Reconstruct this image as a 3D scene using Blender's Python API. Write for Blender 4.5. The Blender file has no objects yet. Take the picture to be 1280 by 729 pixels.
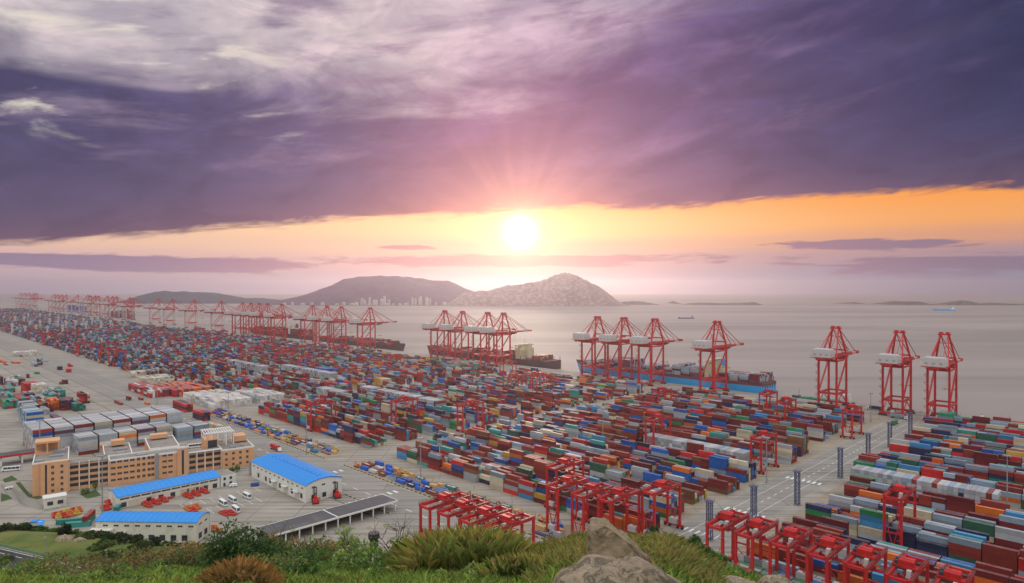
import bpy, bmesh, math, random
import numpy as np
from mathutils import Vector, Matrix, noise as mnoise
R = math.radians
scene = bpy.context.scene
col = scene.collection

# ------------------------------------------------------------------ camera
EYE = 126.0
cam_d = bpy.data.cameras.new('camera'); cam = bpy.data.objects.new('camera', cam_d); col.objects.link(cam)
cam_d.sensor_width = 36.0; cam_d.lens = 806.0/1280*36
cam_d.clip_start = 0.3; cam_d.clip_end = 60000
cam.location = (0, 0, EYE); cam.rotation_euler = (R(90)-math.atan(4.5/806), 0, 0)
scene.camera = cam

# ------------------------------------------------------------------ sky
SUN_AZ, SUN_EL = 0.0124, math.atan(0.0868)
SUN = (math.sin(SUN_AZ)*math.cos(SUN_EL), math.cos(SUN_AZ)*math.cos(SUN_EL), math.sin(SUN_EL))
def lin(r, g, b):
    f = lambda c: (c/12.92 if c <= .04045 else ((c+.055)/1.055)**2.4)
    return (f(r/255), f(g/255), f(b/255), 1.0)
BEHIND = 1.25          # brightness of the open pale sky overhead and behind the camera
world = bpy.data.worlds.new('World'); scene.world = world; world.use_nodes = True
NT = world.node_tree; NT.nodes.clear()
class N:
    """a socket with arithmetic, so that the sky can be written as formulas"""
    tree = None
    def __init__(s, sock): s.s = sock
    @staticmethod
    def m(op, *a, clamp=False):
        n = N.tree.nodes.new('ShaderNodeMath'); n.operation = op; n.use_clamp = clamp
        for i, v in enumerate(a):
            if isinstance(v, N): N.tree.links.new(v.s, n.inputs[i])
            else: n.inputs[i].default_value = v
        return N(n.outputs[0])
    def __add__(s, o): return N.m('ADD', s, o)
    def __radd__(s, o): return N.m('ADD', o, s)
    def __sub__(s, o): return N.m('SUBTRACT', s, o)
    def __rsub__(s, o): return N.m('SUBTRACT', o, s)
    def __mul__(s, o): return N.m('MULTIPLY', s, o)
    def __rmul__(s, o): return N.m('MULTIPLY', o, s)
    def __truediv__(s, o): return N.m('DIVIDE', s, o)
def sstep(a, b, x):
    n = N.tree.nodes.new('ShaderNodeMapRange'); n.interpolation_type = 'SMOOTHSTEP'
    N.tree.links.new(x.s, n.inputs[0]); n.inputs[1].default_value = a; n.inputs[2].default_value = b
    return N(n.outputs[0])
def nexp(x): return N.m('EXPONENT', x)
def ramp(x, stops, interp='EASE'):
    n = N.tree.nodes.new('ShaderNodeValToRGB'); n.color_ramp.interpolation = interp
    e = n.color_ramp.elements
    while len(e) < len(stops): e.new(0.5)
    for k, (p, c) in enumerate(stops): e[k].position = p; e[k].color = c
    N.tree.links.new(x.s, n.inputs[0]); return N(n.outputs[0])
def cmix(f, a, b, mode='MIX'):
    n = N.tree.nodes.new('ShaderNodeMix'); n.data_type = 'RGBA'; n.blend_type = mode; n.clamp_result = False
    for v, i in ((f, 0), (a, 6), (b, 7)):
        if isinstance(v, N): N.tree.links.new(v.s, n.inputs[i])
        else: n.inputs[i].default_value = v
    return N(n.outputs[2])
def comb(x, y, z=0.0):
    n = N.tree.nodes.new('ShaderNodeCombineXYZ')
    for i, v in enumerate((x, y, z)):
        if isinstance(v, N): N.tree.links.new(v.s, n.inputs[i])
        else: n.inputs[i].default_value = v
    return N(n.outputs[0])
def noise(vec, scale, detail=5, rough=.55, dist=0.0):
    n = N.tree.nodes.new('ShaderNodeTexNoise'); n.inputs['Scale'].default_value = scale
    n.inputs['Detail'].default_value = detail; n.inputs['Roughness'].default_value = rough; n.inputs['Distortion'].default_value = dist
    if vec is not None: N.tree.links.new(vec.s, n.inputs['Vector'])
    return N(n.outputs[0])
def scaled(c, k): return (c[0]*k, c[1]*k, c[2]*k, 1)

def build_sky():
    N.tree = NT
    tc = NT.nodes.new('ShaderNodeTexCoord'); sp = NT.nodes.new('ShaderNodeSeparateXYZ')
    NT.links.new(tc.outputs['Generated'], sp.inputs[0])
    x, y, z = (N(sp.outputs[i]) for i in range(3))
    hor = N.m('SQRT', x*x + y*y + 1e-5)
    el = z/hor; az = N.m('ARCTAN2', x, y)
    a01 = (az + 0.8)/1.6
    # open band between the sea and the cloud deck
    eb = el/0.16
    left = ramp(eb, [(0, lin(176,166,184)), (.10, lin(196,172,182)), (.24, lin(218,180,176)), (.40, lin(238,196,168)), (.58, lin(250,206,160)), (.85, lin(248,178,130))])
    right = ramp(eb, [(0, lin(136,140,166)), (.12, lin(138,138,164)), (.28, lin(172,142,152)), (.42, lin(218,156,124)), (.58, lin(246,168,96)), (.8, lin(252,160,70))])
    base = cmix(sstep(-.1, .62, az), left, right)
    # low broken clouds in the band
    nv = comb(az*5.5, (el-az*.012)*46.0)
    n1 = noise(nv, 2.1, 7, .6, .4)
    def blob(ca, ce, ra, re):
        p = (az-ca)/ra; q = (el-ce)/re
        return nexp(0.0-(p*p + q*q))
    lows = blob(-.47, .031, .17, .012) + blob(.02, .042, .28, .010)*1.0 + blob(.50, .060, .13, .008)*.8 + blob(-.16, .062, .05, .004)*.8 + blob(-.66, .036, .10, .008)*.9 + blob(.62, .03, .22, .018)*.75
    lowm = sstep(.57, .72, lows*.55 + n1*.80)
    lowc = ramp(a01, [(.1, lin(140,120,150)), (.5, lin(196,136,148)), (.72, lin(146,114,138)), (.95, lin(126,112,138))])
    base = cmix(lowm*.95, base, lowc)
    # the great dark deck
    edge = ramp(a01, [(0.0, scaled((1,1,1),.18)), (.08, scaled((1,1,1),.22)), (.25, scaled((1,1,1),.42)), (.5, scaled((1,1,1),.618)), (.60, scaled((1,1,1),.60)), (.645, scaled((1,1,1),.565)), (.70, scaled((1,1,1),.625)), (.92, scaled((1,1,1),.60)), (1, scaled((1,1,1),.58))], 'B_SPLINE')
    edge = edge*.2
    n2 = noise(comb(az*2.2, (el-az*.06)*16.0), 2.4, 8, .58, .5)
    n2b = noise(comb(az*9.0, (el-az*.06)*40.0), 2.0, 8, .6, .8)
    over = el - edge + (n2-.5)*.034 + (n2b-.5)*.022
    deck = sstep(-.003, .011, over)
    n3 = noise(comb(az*1.5, (el-az*.10)*5.5, 3.3), 2.0, 9, .6, .6)
    n4 = noise(comb(az*2.6, (el-az*.14)*11.0, 7.7), 1.7, 8, .6, .3)
    dark = ramp(a01, [(0, lin(74,70,102)), (.15, lin(66,68,108)), (.32, lin(72,76,120)), (.5, lin(100,82,130)), (.62, lin(84,76,124)), (.78, lin(56,60,104)), (.95, lin(34,46,86))])
    under = ramp(a01, [(0, lin(112,82,104)), (.3, lin(124,88,112)), (.5, lin(206,130,132)), (.66, lin(140,96,120)), (.85, lin(104,82,110)), (1, lin(96,78,106))])
    d0 = cmix(nexp((el-edge)*(-1.0/.032)), dark, under)
    pale = ramp(a01, [(.1, lin(205,194,198)), (.35, lin(214,202,204)), (.55, lin(196,178,194)), (.72, lin(112,102,142)), (.95, lin(66,68,104))])
    hi = sstep(.25, .40, el - N.m('MAXIMUM', az, 0.0)*.30 - N.m('MAXIMUM', az, -.5)*.05 + (n3-.5)*.34)
    d1 = cmix(hi*.85, d0, pale)
    mid = ramp(a01, [(.05, lin(158,142,162)), (.4, lin(134,112,146)), (.6, lin(126,104,146)), (.95, lin(78,76,114))])
    d1 = cmix(sstep(.52, .74, n4)*sstep(.10, .22, el)*.72, d1, mid)
    shade = ramp(a01, [(.05, lin(112,102,130)), (.5, lin(112,92,132)), (.95, lin(52,58,92))])
    d1 = cmix(sstep(.50, .68, 1.0-n4)*sstep(.26, .34, el)*.65, d1, shade)
    n6 = noise(comb(az*4.2, (el-az*.10)*8.5, 2.1), 2.0, 9, .58, .6)
    d1 = cmix(sstep(.50,.66,n6)*sstep(.02,.10,el-edge)*.52, d1, scaled((1.55,1.42,1.40),1), 'MULTIPLY')
    d1 = cmix(sstep(.53,.38,n6)*.62, d1, scaled((.66,.68,.78),1), 'MULTIPLY')
    gap = sstep(.54, .66, noise(comb(az*3.4, (el-az*.1)*13.0, 1.2), 1.6, 7, .55, .4))*sstep(.16, .24, el)*sstep(-.2, -.5, az)
    d1 = cmix(gap*.8, d1, lin(238,228,212))
    front = cmix(deck, base, d1)
    # the sun burning through the gap
    dt = N.m('MINIMUM', x*SUN[0] + y*SUN[1] + z*SUN[2], 1.0)
    s = N.m('ARCCOSINE', dt)
    def glow(c, w, gauss):
        return cmix(1.0, scaled((0,0,0), 0), comb(c[0]*1.0, 0.0)) if False else (nexp(0.0-(s/w)*(s/w)) if gauss else nexp(0.0-s/w), c)
    ray_a = N.m('ARCTAN2', az-SUN_AZ, el-math.tan(SUN_EL))
    rays = noise(comb(ray_a*2.0, 0.0, 5.0), 2.1, 2, .5)
    for (f, c) in (glow((2.6, 2.3, 1.5), .019, True), glow((1.0, .74, .30), .030, False), glow((.30, .17, .07), .085, False), glow((.50, .125, .115), .18, False)):
        front = cmix(f, front, (c[0], c[1], c[2], 1), 'ADD')
    rm = sstep(.35, .80, rays)*nexp(0.0-s/.13)*sstep(.015, .08, el-math.tan(SUN_EL))
    front = cmix(rm, front, (.22, .085, .07, 1), 'ADD')
    blaze = nexp(0.0-((az-.06)/.26)*((az-.06)/.26))*sstep(.066, .082, el)*(1.0-deck)
    front = cmix(blaze*.55, front, (.30, .22, .02, 1), 'ADD')
    # overhead and behind the photographer the sky is open and pale
    back = ramp(z, [(0, scaled((1.0,.95,.92),BEHIND*.48)), (.35, scaled((1.0,.98,.96),BEHIND*.85)), (.85, scaled((.95,.98,1.04),BEHIND*1.15))])
    bm = N.m('MAXIMUM', sstep(.36, -.25, y), sstep(.48, .85, z))
    sky = cmix(bm, front, back)
    ground = cmix(sstep(-.004, -.10, el), sky, scaled((.33,.30,.30), 1))
    nish = NT.nodes.new('ShaderNodeTexSky'); nish.sky_type = 'NISHITA'; nish.sun_disc = False
    nish.sun_elevation = SUN_EL; nish.sun_rotation = SUN_AZ; nish.altitude = 120; nish.dust_density = 2.5
    b1 = NT.nodes.new('ShaderNodeBackground'); b1.inputs[1].default_value = 1.0; NT.links.new(ground.s, b1.inputs[0])
    b2 = NT.nodes.new('ShaderNodeBackground'); b2.inputs[1].default_value = .003; NT.links.new(nish.outputs[0], b2.inputs[0])
    ad = NT.nodes.new('ShaderNodeAddShader'); NT.links.new(b1.outputs[0], ad.inputs[0]); NT.links.new(b2.outputs[0], ad.inputs[1])
    out = NT.nodes.new('ShaderNodeOutputWorld'); NT.links.new(ad.outputs[0], out.inputs[0])
build_sky()
world.cycles.sampling_method = 'MANUAL'; world.cycles.sample_map_resolution = 1024

sun_d = bpy.data.lights.new('sun', 'SUN'); sun = bpy.data.objects.new('sun', sun_d); col.objects.link(sun)
sun_d.energy = 1.3; sun_d.angle = R(10); sun_d.color = (1.0, .78, .60)
sun.rotation_euler = Vector((-SUN[0], -SUN[1], -SUN[2])).to_track_quat('-Z', 'Y').to_euler(); sun.location = (0, 0, 400)

vs = scene.view_settings
vs.view_transform = 'Standard'; vs.look = 'None'; vs.exposure = 0.0; vs.gamma = 1.0; vs.use_curve_mapping = False
scene.render.engine = 'CYCLES'
cy = scene.cycles
cy.use_denoising = True; cy.max_bounces = 5; cy.diffuse_bounces = 3; cy.glossy_bounces = 2; cy.transmission_bounces = 3; cy.volume_bounces = 0
cy.sample_clamp_indirect = 4.0; cy.caustics_reflective = False; cy.caustics_refractive = False

# ------------------------------------------------------------------ helpers
S = math.sqrt(.5)
def P(u, w, z=0.0):
    """port grid to world: u runs along the quay away to the far end, w runs out to sea"""
    return ((w-u)*S, (w+u)*S, z)
def UN(px, py, z=0.0):
    """where a line of sight of the survey meets height z, in port grid metres"""
    d = (EYE-z)*806/(py-360); l = (px-640)/806*d
    return (d-l)*S, (d+l)*S
class MB:
    def __init__(s): s.v = []; s.f = []; s.m = []; s.cur = 0
    def quad(s, *p):
        n = len(s.v); s.v += [tuple(q) for q in p]; s.f.append(tuple(range(n, n+len(p)))); s.m.append(s.cur)
    def hexa(s, p):
        n = len(s.v); s.v += [tuple(q) for q in p]
        for f in ((0,3,2,1), (4,5,6,7), (0,1,5,4), (1,2,6,5), (2,3,7,6), (3,0,4,7)):
            s.f.append(tuple(n+i for i in f)); s.m.append(s.cur)
    def box(s, x0, x1, y0, y1, z0, z1):
        s.hexa([(x0,y0,z0),(x1,y0,z0),(x1,y1,z0),(x0,y1,z0),(x0,y0,z1),(x1,y0,z1),(x1,y1,z1),(x0,y1,z1)]); return s
    def beam(s, a, b, w, h=None, w2=None, h2=None):
        h = w if h is None else h; w2 = w if w2 is None else w2; h2 = h if h2 is None else h2
        a = Vector(a); b = Vector(b); d = (b-a).normalized()
        up = Vector((0,0,1)) if abs(d.z) < .95 else Vector((0,1,0))
        r = d.cross(up).normalized(); t = r.cross(d).normalized()
        q = []
        for c, ww, hh in ((a, w, h), (b, w2, h2)):
            q += [c-r*ww/2-t*hh/2, c+r*ww/2-t*hh/2, c+r*ww/2+t*hh/2, c-r*ww/2+t*hh/2]
        s.hexa(q); return s
    def tube(s, a, b, r, r2=None, n=8):
        r2 = r if r2 is None else r2; a = Vector(a); b = Vector(b); d = (b-a).normalized()
        up = Vector((0,0,1)) if abs(d.z) < .95 else Vector((0,1,0))
        e = d.cross(up).normalized(); t = e.cross(d).normalized(); k = len(s.v)
        for c, rr in ((a, r), (b, r2)):
            for i in range(n):
                q = c + (e*math.cos(2*math.pi*i/n) + t*math.sin(2*math.pi*i/n))*rr; s.v.append(tuple(q))
        for i in range(n):
            j = (i+1) % n; s.f.append((k+i, k+j, k+n+j, k+n+i)); s.m.append(s.cur)
        s.f.append(tuple(k+n-1-i for i in range(n))); s.f.append(tuple(k+n+i for i in range(n))); s.m += [s.cur]*2
        return s
    def wheel(s, c, r, w, axis='x', n=14):
        c = Vector(c); a = Vector((w/2,0,0)) if axis == 'x' else Vector((0,w/2,0))
        s.tube(c-a, c+a, r, r, n); return s
    def prism(s, pts, z0, z1):
        """vertical prism on a plan outline"""
        k = len(s.v); n = len(pts)
        s.v += [(p[0],p[1],z0) for p in pts] + [(p[0],p[1],z1) for p in pts]
        for i in range(n):
            j = (i+1) % n; s.f.append((k+i, k+j, k+n+j, k+n+i)); s.m.append(s.cur)
        s.f.append(tuple(k+n-1-i for i in range(n))); s.f.append(tuple(k+n+i for i in range(n))); s.m += [s.cur]*2
        return s
    def mesh(s, name, mats, smooth=False):
        me = bpy.data.meshes.new(name); me.from_pydata(s.v, [], s.f)
        for mm in (mats if isinstance(mats, (list, tuple)) else [mats]): me.materials.append(mm)
        if any(s.m): me.polygons.foreach_set('material_index', s.m)
        if smooth: me.polygons.foreach_set('use_smooth', [True]*len(s.f))
        me.update(); return me
    def build(s, name, mats, parent=None, smooth=False):
        o = bpy.data.objects.new(name, s.mesh(name, mats, smooth)); col.objects.link(o)
        if parent: o.parent = parent
        return o
def tag(o, label=None, cat=None, group=None, kind=None):
    for k, v in (('label', label), ('category', cat), ('group', group), ('kind', kind)):
        if v: o[k] = v
    return o
def root(name, loc, rz=0.0, label=None, cat=None, group=None):
    o = bpy.data.objects.new(name, None); o.empty_display_size = 2; col.objects.link(o)
    o.location = loc; o.rotation_euler = (0, 0, rz); return tag(o, label, cat, group)
def child(name, me, parent, loc=(0,0,0), rz=0.0):
    o = bpy.data.objects.new(name, me); col.objects.link(o); o.parent = parent; o.location = loc; o.rotation_euler = (0,0,rz); return o
KIDS = {}
def copy_tree(o, parent=None):
    c = o.copy(); col.objects.link(c)
    if parent: c.parent = parent
    for ch in o.children: copy_tree(ch, c)
    return c
ORD = ['zeroth','first','second','third','fourth','fifth','sixth','seventh','eighth','ninth','tenth','eleventh','twelfth','thirteenth','fourteenth','fifteenth','sixteenth','seventeenth','eighteenth','nineteenth']
TENS = {2:'twent',3:'thirt',4:'fort',5:'fift',6:'sixt',7:'sevent',8:'eight',9:'ninet'}
def ordn(n):
    if n < 20: return ORD[n]
    if n >= 100: return '%dth' % n
    return TENS[n//10]+'ieth' if n % 10 == 0 else TENS[n//10]+'y-'+ORD[n % 10]

# ------------------------------------------------------------------ materials
def mat(name, color, rough=.6, var=.25, scale=1.2, metal=0.0, dirt=None, dirt_amt=.35, dirt_scale=.15, spec=.4, bump=0.0, bump_scale=8.0):
    """paint or mineral surface with mottling and patchy dirt in object space"""
    m = bpy.data.materials.new(name); m.use_nodes = True; t = m.node_tree; N.tree = t
    b = t.nodes['Principled BSDF']; b.inputs['Roughness'].default_value = rough; b.inputs['Metallic'].default_value = metal
    b.inputs['Specular IOR Level'].default_value = spec
    tc = t.nodes.new('ShaderNodeTexCoord'); vec = N(tc.outputs['Object'])
    n1 = noise(vec, scale, 6, .6)
    c = cmix(n1, scaled(color, 1-var), scaled(color, 1+var))
    if dirt:
        n2 = noise(vec, dirt_scale, 7, .65, .3)
        c = cmix(sstep(.48, .70, n2)*dirt_amt, c, (*dirt[:3], 1))
    t.links.new(c.s, b.inputs['Base Color'])
    if bump:
        bp = t.nodes.new('ShaderNodeBump'); bp.inputs['Strength'].default_value = bump; bp.inputs['Distance'].default_value = .1
        nb = noise(vec, bump_scale, 6, .6); t.links.new(nb.s, bp.inputs['Height']); t.links.new(bp.outputs[0], b.inputs['Normal'])
    return m
M = {}
M['crane_red'] = mat('crane_red', (.50,.022,.024), .45, .15, .3, dirt=(.20,.03,.025), dirt_amt=.5, dirt_scale=.25)
M['gantry_red'] = mat('gantry_red', (.52,.020,.020), .42, .25, .5, dirt=(.20,.025,.02), dirt_amt=.75, dirt_scale=.4)
M['rail_dark'] = mat('rail_dark', (.16,.045,.04), .6, .3, .8)
M['crane_white'] = mat('crane_white', (.52,.505,.49), .5, .08, .3, dirt=(.42,.36,.32), dirt_amt=.45, dirt_scale=.3)
M['steel_dark'] = mat('steel_dark', (.05,.05,.055), .5, .2)
M['steel_grey'] = mat('steel_grey', (.30,.31,.32), .5, .15, metal=.3)
M['rubber'] = mat('rubber', (.018,.018,.02), .8, .3, 3)
M['glass'] = mat('glass', (.03,.04,.05), .12, .3, .8, spec=.6)
M['cream_wall'] = mat('cream_wall', (.70,.67,.57), .8, .06, .4, dirt=(.40,.36,.28), dirt_amt=.5, dirt_scale=.18)
M['white_wall'] = mat('white_wall', (.70,.69,.64), .8, .06, .4, dirt=(.45,.42,.36), dirt_amt=.45, dirt_scale=.18)
M['orange_wall'] = mat('orange_wall', (.66,.36,.19), .8, .06, .5, dirt=(.48,.26,.13), dirt_amt=.5, dirt_scale=.12)
M['roof_grey'] = mat('roof_grey', (.27,.24,.21), .9, .2, .25, dirt=(.12,.11,.10), dirt_amt=.6, dirt_scale=.12)
M['roof_dark'] = mat('roof_dark', (.075,.075,.08), .7, .2, .4, dirt=(.16,.15,.14), dirt_amt=.5, dirt_scale=.12)
M['trim_white'] = mat('trim_white', (.76,.74,.70), .7, .06)
M['shutter'] = mat('shutter', (.55,.52,.42), .7, .08, 1)
M['paint_white'] = mat('paint_white', (.74,.74,.72), .7, .12, 2, dirt=(.4,.38,.35), dirt_amt=.7, dirt_scale=.6)
M['kerb_yellow'] = mat('kerb_yellow', (.44,.33,.12), .8, .2, 1)
M['kerb'] = mat('kerb', (.30,.27,.24), .85, .2, .6)
M['kerb_black'] = mat('kerb_black', (.05,.045,.04), .85, .3, 1)
M['vehicle_white'] = mat('vehicle_white', (.78,.78,.77), .3, .04, .6)
M['vehicle_red'] = mat('vehicle_red', (.52,.03,.025), .35, .1, .6)
M['vehicle_blue'] = mat('vehicle_blue', (.02,.10,.34), .35, .1, .6)
M['spreader_red'] = mat('spreader_red', (.55,.05,.03), .5, .2, .6, dirt=(.2,.05,.03), dirt_amt=.5, dirt_scale=.8)
M['spreader_orange'] = mat('spreader_orange', (.58,.17,.04), .5, .2, .6, dirt=(.2,.05,.03), dirt_amt=.5, dirt_scale=.8)
M['spreader_yellow'] = mat('spreader_yellow', (.55,.36,.05), .5, .2, .6, dirt=(.2,.10,.03), dirt_amt=.5, dirt_scale=.8)
M['lattice_blue'] = mat('lattice_blue', (.045,.065,.16), .5, .2, .6)
M['tarp_blue'] = mat('tarp_blue', (.02,.10,.50), .5, .2, .7)
M['crate_tan'] = mat('crate_tan', (.58,.36,.16), .8, .2, .8)
M['hull_dark'] = mat('hull_dark', (.065,.035,.045), .5, .25, .05, dirt=(.16,.06,.05), dirt_amt=.5, dirt_scale=.05)
M['hull_blue'] = mat('hull_blue', (.02,.36,.76), .45, .10, .05, dirt=(.05,.22,.36), dirt_amt=.35, dirt_scale=.05)
M['hull_maroon'] = mat('hull_maroon', (.17,.05,.05), .5, .2, .05)
M['hull_green'] = mat('hull_green', (.03,.12,.10), .5, .2, .05)
M['ship_cream'] = mat('ship_cream', (.60,.53,.35), .6, .06, .2)
M['ship_white'] = mat('ship_white', (.74,.70,.68), .6, .06, .2)
M['deck'] = mat('deck', (.17,.08,.07), .8, .2, .1)
# ------------------------------------------------------------------ ground, water, hills
def ground_mat(name, c1, c2, stain, slab=24.0, tint=.5, rough=.85):
    m = bpy.data.materials.new(name); m.use_nodes = True; t = m.node_tree; N.tree = t
    b = t.nodes['Principled BSDF']; b.inputs['Roughness'].default_value = rough; b.inputs['Specular IOR Level'].default_value = .25
    tc = t.nodes.new('ShaderNodeTexCoord'); mp = t.nodes.new('ShaderNodeMapping'); mp.inputs['Rotation'].default_value = (0, 0, R(45))
    t.links.new(tc.outputs['Object'], mp.inputs[0]); v = N(mp.outputs[0])
    br = t.nodes.new('ShaderNodeTexBrick'); br.offset = 0.0
    br.inputs['Color1'].default_value = (*c1[:3],1); br.inputs['Color2'].default_value = (*[a*.86 for a in c1[:3]],1); br.inputs['Mortar'].default_value = (*[a*.5 for a in c1[:3]],1)
    br.inputs['Scale'].default_value = 1.0; br.inputs['Brick Width'].default_value = slab; br.inputs['Row Height'].default_value = slab*.5; br.inputs['Mortar Size'].default_value = .28
    t.links.new(v.s, br.inputs['Vector'])
    n1 = noise(v, .035, 8, .62, .5); n2 = noise(v, .011, 5, .6, .4); n3 = noise(v, .5, 6, .65)
    c = cmix(sstep(.35, .68, n1)*.75, N(br.outputs[0]), (*c2[:3],1))
    c = cmix(sstep(.52, .72, n2)*tint, c, (*stain[:3],1))
    sq = t.nodes.new('ShaderNodeMapping'); sq.inputs['Scale'].default_value = (.012,.35,1); sq.inputs['Rotation'].default_value = (0,0,0)
    t.links.new(v.s, sq.inputs[0]); n5 = noise(N(sq.outputs[0]), 1.0, 6, .6)
    c = cmix(sstep(.46, .66, n5)*.55, c, (*[a*.45 for a in stain[:3]],1))
    c = cmix((n3-.5)*.5+.25, c, cmix(1.0, c, (.82,.80,.78,1), 'MULTIPLY'))
    t.links.new(c.s, b.inputs['Base Color']); return m
M['concrete'] = ground_mat('concrete', (.40,.36,.30), (.31,.28,.235), (.235,.215,.185))
M['road'] = ground_mat('road', (.34,.315,.275), (.285,.265,.23), (.225,.21,.19), 40)
M['yard'] = ground_mat('yard', (.38,.325,.25), (.34,.265,.185), (.29,.215,.14), 26)
M['asphalt'] = ground_mat('asphalt', (.055,.055,.062), (.07,.068,.07), (.04,.04,.045), 60)
M['drain'] = mat('drain', (.07,.068,.065), .9, .4, .3)
M['yellow_line'] = mat('yellow_line', (.5,.38,.12), .8, .3, 1)

def sheet(name, m, u0, u1, w0, w1, z, kind='structure'):
    b = MB(); b.quad(P(u0,w0,z), P(u0,w1,z), P(u1,w1,z), P(u1,w0,z)); b.f[-1] = b.f[-1][::-1]
    return tag(b.build(name, m), kind=kind)
QUAY = 752.0
g = MB(); g.box(-700, QUAY, -300, 7500, -9, 0)
gr = g.build('ground', M['concrete']); gr.rotation_euler = (0,0,R(45)); tag(gr, kind='structure')
def strip(name, m, x0, x1, y0, y1, z, kind='structure'):      # x = w, y = u
    b = MB(); b.quad((x0,y0,z),(x1,y0,z),(x1,y1,z),(x0,y1,z)); o = b.build(name, m); o.rotation_euler = (0,0,R(45)); return tag(o, kind=kind)
strip('service_road', M['road'], 196, 237, -60, 5200, .006)
strip('cross_road', M['road'], 237, 705, 150, 178, .010)
strip('yard_ground', M['yard'], 274, 690, 182, 402, .012)
strip('yard_ground', M['yard'], 274, 690, 434, 660, .012)
strip('yard_ground', M['yard'], 255, 705, -80, 143, .012)

# water
wm = bpy.data.materials.new('sea'); wm.use_nodes = True; t = wm.node_tree; N.tree = t
b = t.nodes['Principled BSDF']; b.inputs['Roughness'].default_value = .66; b.inputs['IOR'].default_value = 1.33; b.inputs['Specular IOR Level'].default_value = .5
tc = t.nodes.new('ShaderNodeTexCoord'); v = N(tc.outputs['Object'])
mp = t.nodes.new('ShaderNodeMapping'); mp.inputs['Scale'].default_value = (.25,1.6,1); t.links.new(v.s, mp.inputs[0])
big = noise(N(mp.outputs[0]), .0016, 6, .6, .6)
c = cmix(sstep(.38,.62,big), (.235,.205,.185,1), (.33,.28,.25,1)); t.links.new(c.s, b.inputs['Base Color'])
bp = t.nodes.new('ShaderNodeBump'); bp.inputs['Strength'].default_value = .6; bp.inputs['Distance'].default_value = 1.0
hh = noise(v, .09, 7, .62, .2); t.links.new(hh.s, bp.inputs['Height']); t.links.new(bp.outputs[0], b.inputs['Normal'])
wb = MB(); wb.quad((-15500,-300,-4.5),(15500,-300,-4.5),(15500,13200,-4.5),(-15500,13200,-4.5))
tag(wb.build('sea_water', wm), kind='structure')
# quay fenders and edge
fb = MB()
for k in range(90): fb.box(QUAY+.01, QUAY+1.2, 120+k*16, 122.2+k*16, -4, -.6)
fo = fb.build('quay_fenders', M['rubber']); fo.rotation_euler = (0,0,R(45)); tag(fo, kind='structure')
for x in (QUAY-12.2, QUAY-42.2):
    strip('crane_rail', M['drain'], x-.5, x+.5, 100, 6500, .016)

# far islands: a ridge traced as angles, given its own distance, breadth and relief
def hill_mat(name, a, b2, rock, rock_amt):
    m = bpy.data.materials.new(name); m.use_nodes = True; t = m.node_tree; N.tree = t
    bb = t.nodes['Principled BSDF']; bb.inputs['Roughness'].default_value = .95; bb.inputs['Specular IOR Level'].default_value = .1
    tc = t.nodes.new('ShaderNodeTexCoord'); v = N(tc.outputs['Object'])
    n1 = noise(v, .006, 8, .65, .3); n2 = noise(v, .034, 8, .7, .8)
    c = cmix(sstep(.35,.65,n1), (*a,1), (*b2,1)); c = cmix(sstep(.46,.60,n2)*rock_amt, c, (*rock,1))
    t.links.new(c.s, bb.inputs['Base Color']); return m
def island(name, pts, yb, depth, m, rough=.16, seed=0, label=None):
    d0 = EYE*806/(yb-360)
    xs = np.array([p[0] for p in pts], float); ys = np.array([p[1] for p in pts], float)
    n = max(24, int((xs[-1]-xs[0])*1.2)); cs = np.linspace(xs[0], xs[-1], n); v = []; f = []
    rows = 22
    for i, c in enumerate(cs):
        yy = np.interp(c, xs, ys)
        for j in range(rows+1):
            q = j/rows; d = d0 + q*depth
            dr = d0 + .5*depth
            top = max(0, EYE + (360-yy)*dr/806 + 5)
            prof = max(0, math.sin(math.pi*q))**.8
            x = (c-640)/806*dr
            nz = mnoise.fractal((x*.004+seed, d*.004, seed*3.1), .9, 2.1, 6)
            z = -5.5 + top*prof*(1 + nz*rough) + (nz*6*prof)
            v.append((x, d, z))
    for i in range(n-1):
        for j in range(rows):
            k = i*(rows+1)+j; f.append((k, k+rows+1, k+rows+2, k+1))
    me = bpy.data.meshes.new(name); me.from_pydata(v, [], f); me.materials.append(m)
    me.polygons.foreach_set('use_smooth', [True]*len(f))
    o = bpy.data.objects.new(name, me); col.objects.link(o); return tag(o, kind='structure')
M['hill_haze_mauve'] = hill_mat('hill_haze_mauve', (.085,.052,.090), (.120,.078,.115), (.24,.16,.18), .28)  # mauve of the sun haze painted into the vegetated hill's colour
M['hill_haze_blue'] = hill_mat('hill_haze_blue', (.036,.052,.070), (.05,.07,.085), (.16,.15,.15), .25)  # cool blue of the distant haze put into the hill colour
M['hill_rock'] = hill_mat('hill_rock', (.15,.10,.10), (.22,.15,.14), (.36,.27,.25), .85)  # rock colour warmed with the haze's pink
M['islet'] = hill_mat('islet', (.06,.065,.055), (.10,.09,.075), (.24,.21,.18), .6)
island('island_hill', [(160,381),(172,375),(185,369),(205,364),(230,365),(262,366),(285,370),(300,373),(322,372),(345,375),(372,377),(400,380)], 379, 900, M['hill_haze_blue'], .10, 1.7)
island('island_hill', [(330,381),(360,376),(378,371),(400,365),(418,356),(432,350),(455,347),(478,344.5),(500,345),(520,348),(540,350),(556,350),(570,356),(584,363),(600,367),(620,372),(640,377),(660,381)], 381, 1500, M['hill_haze_mauve'], .07, 4.2)
island('rocky_island', [(560,380),(580,366),(600,364),(625,361),(650,357),(668,354),(682,350),(695,346.5),(708,344.5),(720,345),(732,349),(744,357),(752,363),(760,369),(768,375),(778,380)], 382, 900, M['hill_rock'], .20, 9.1)
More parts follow.
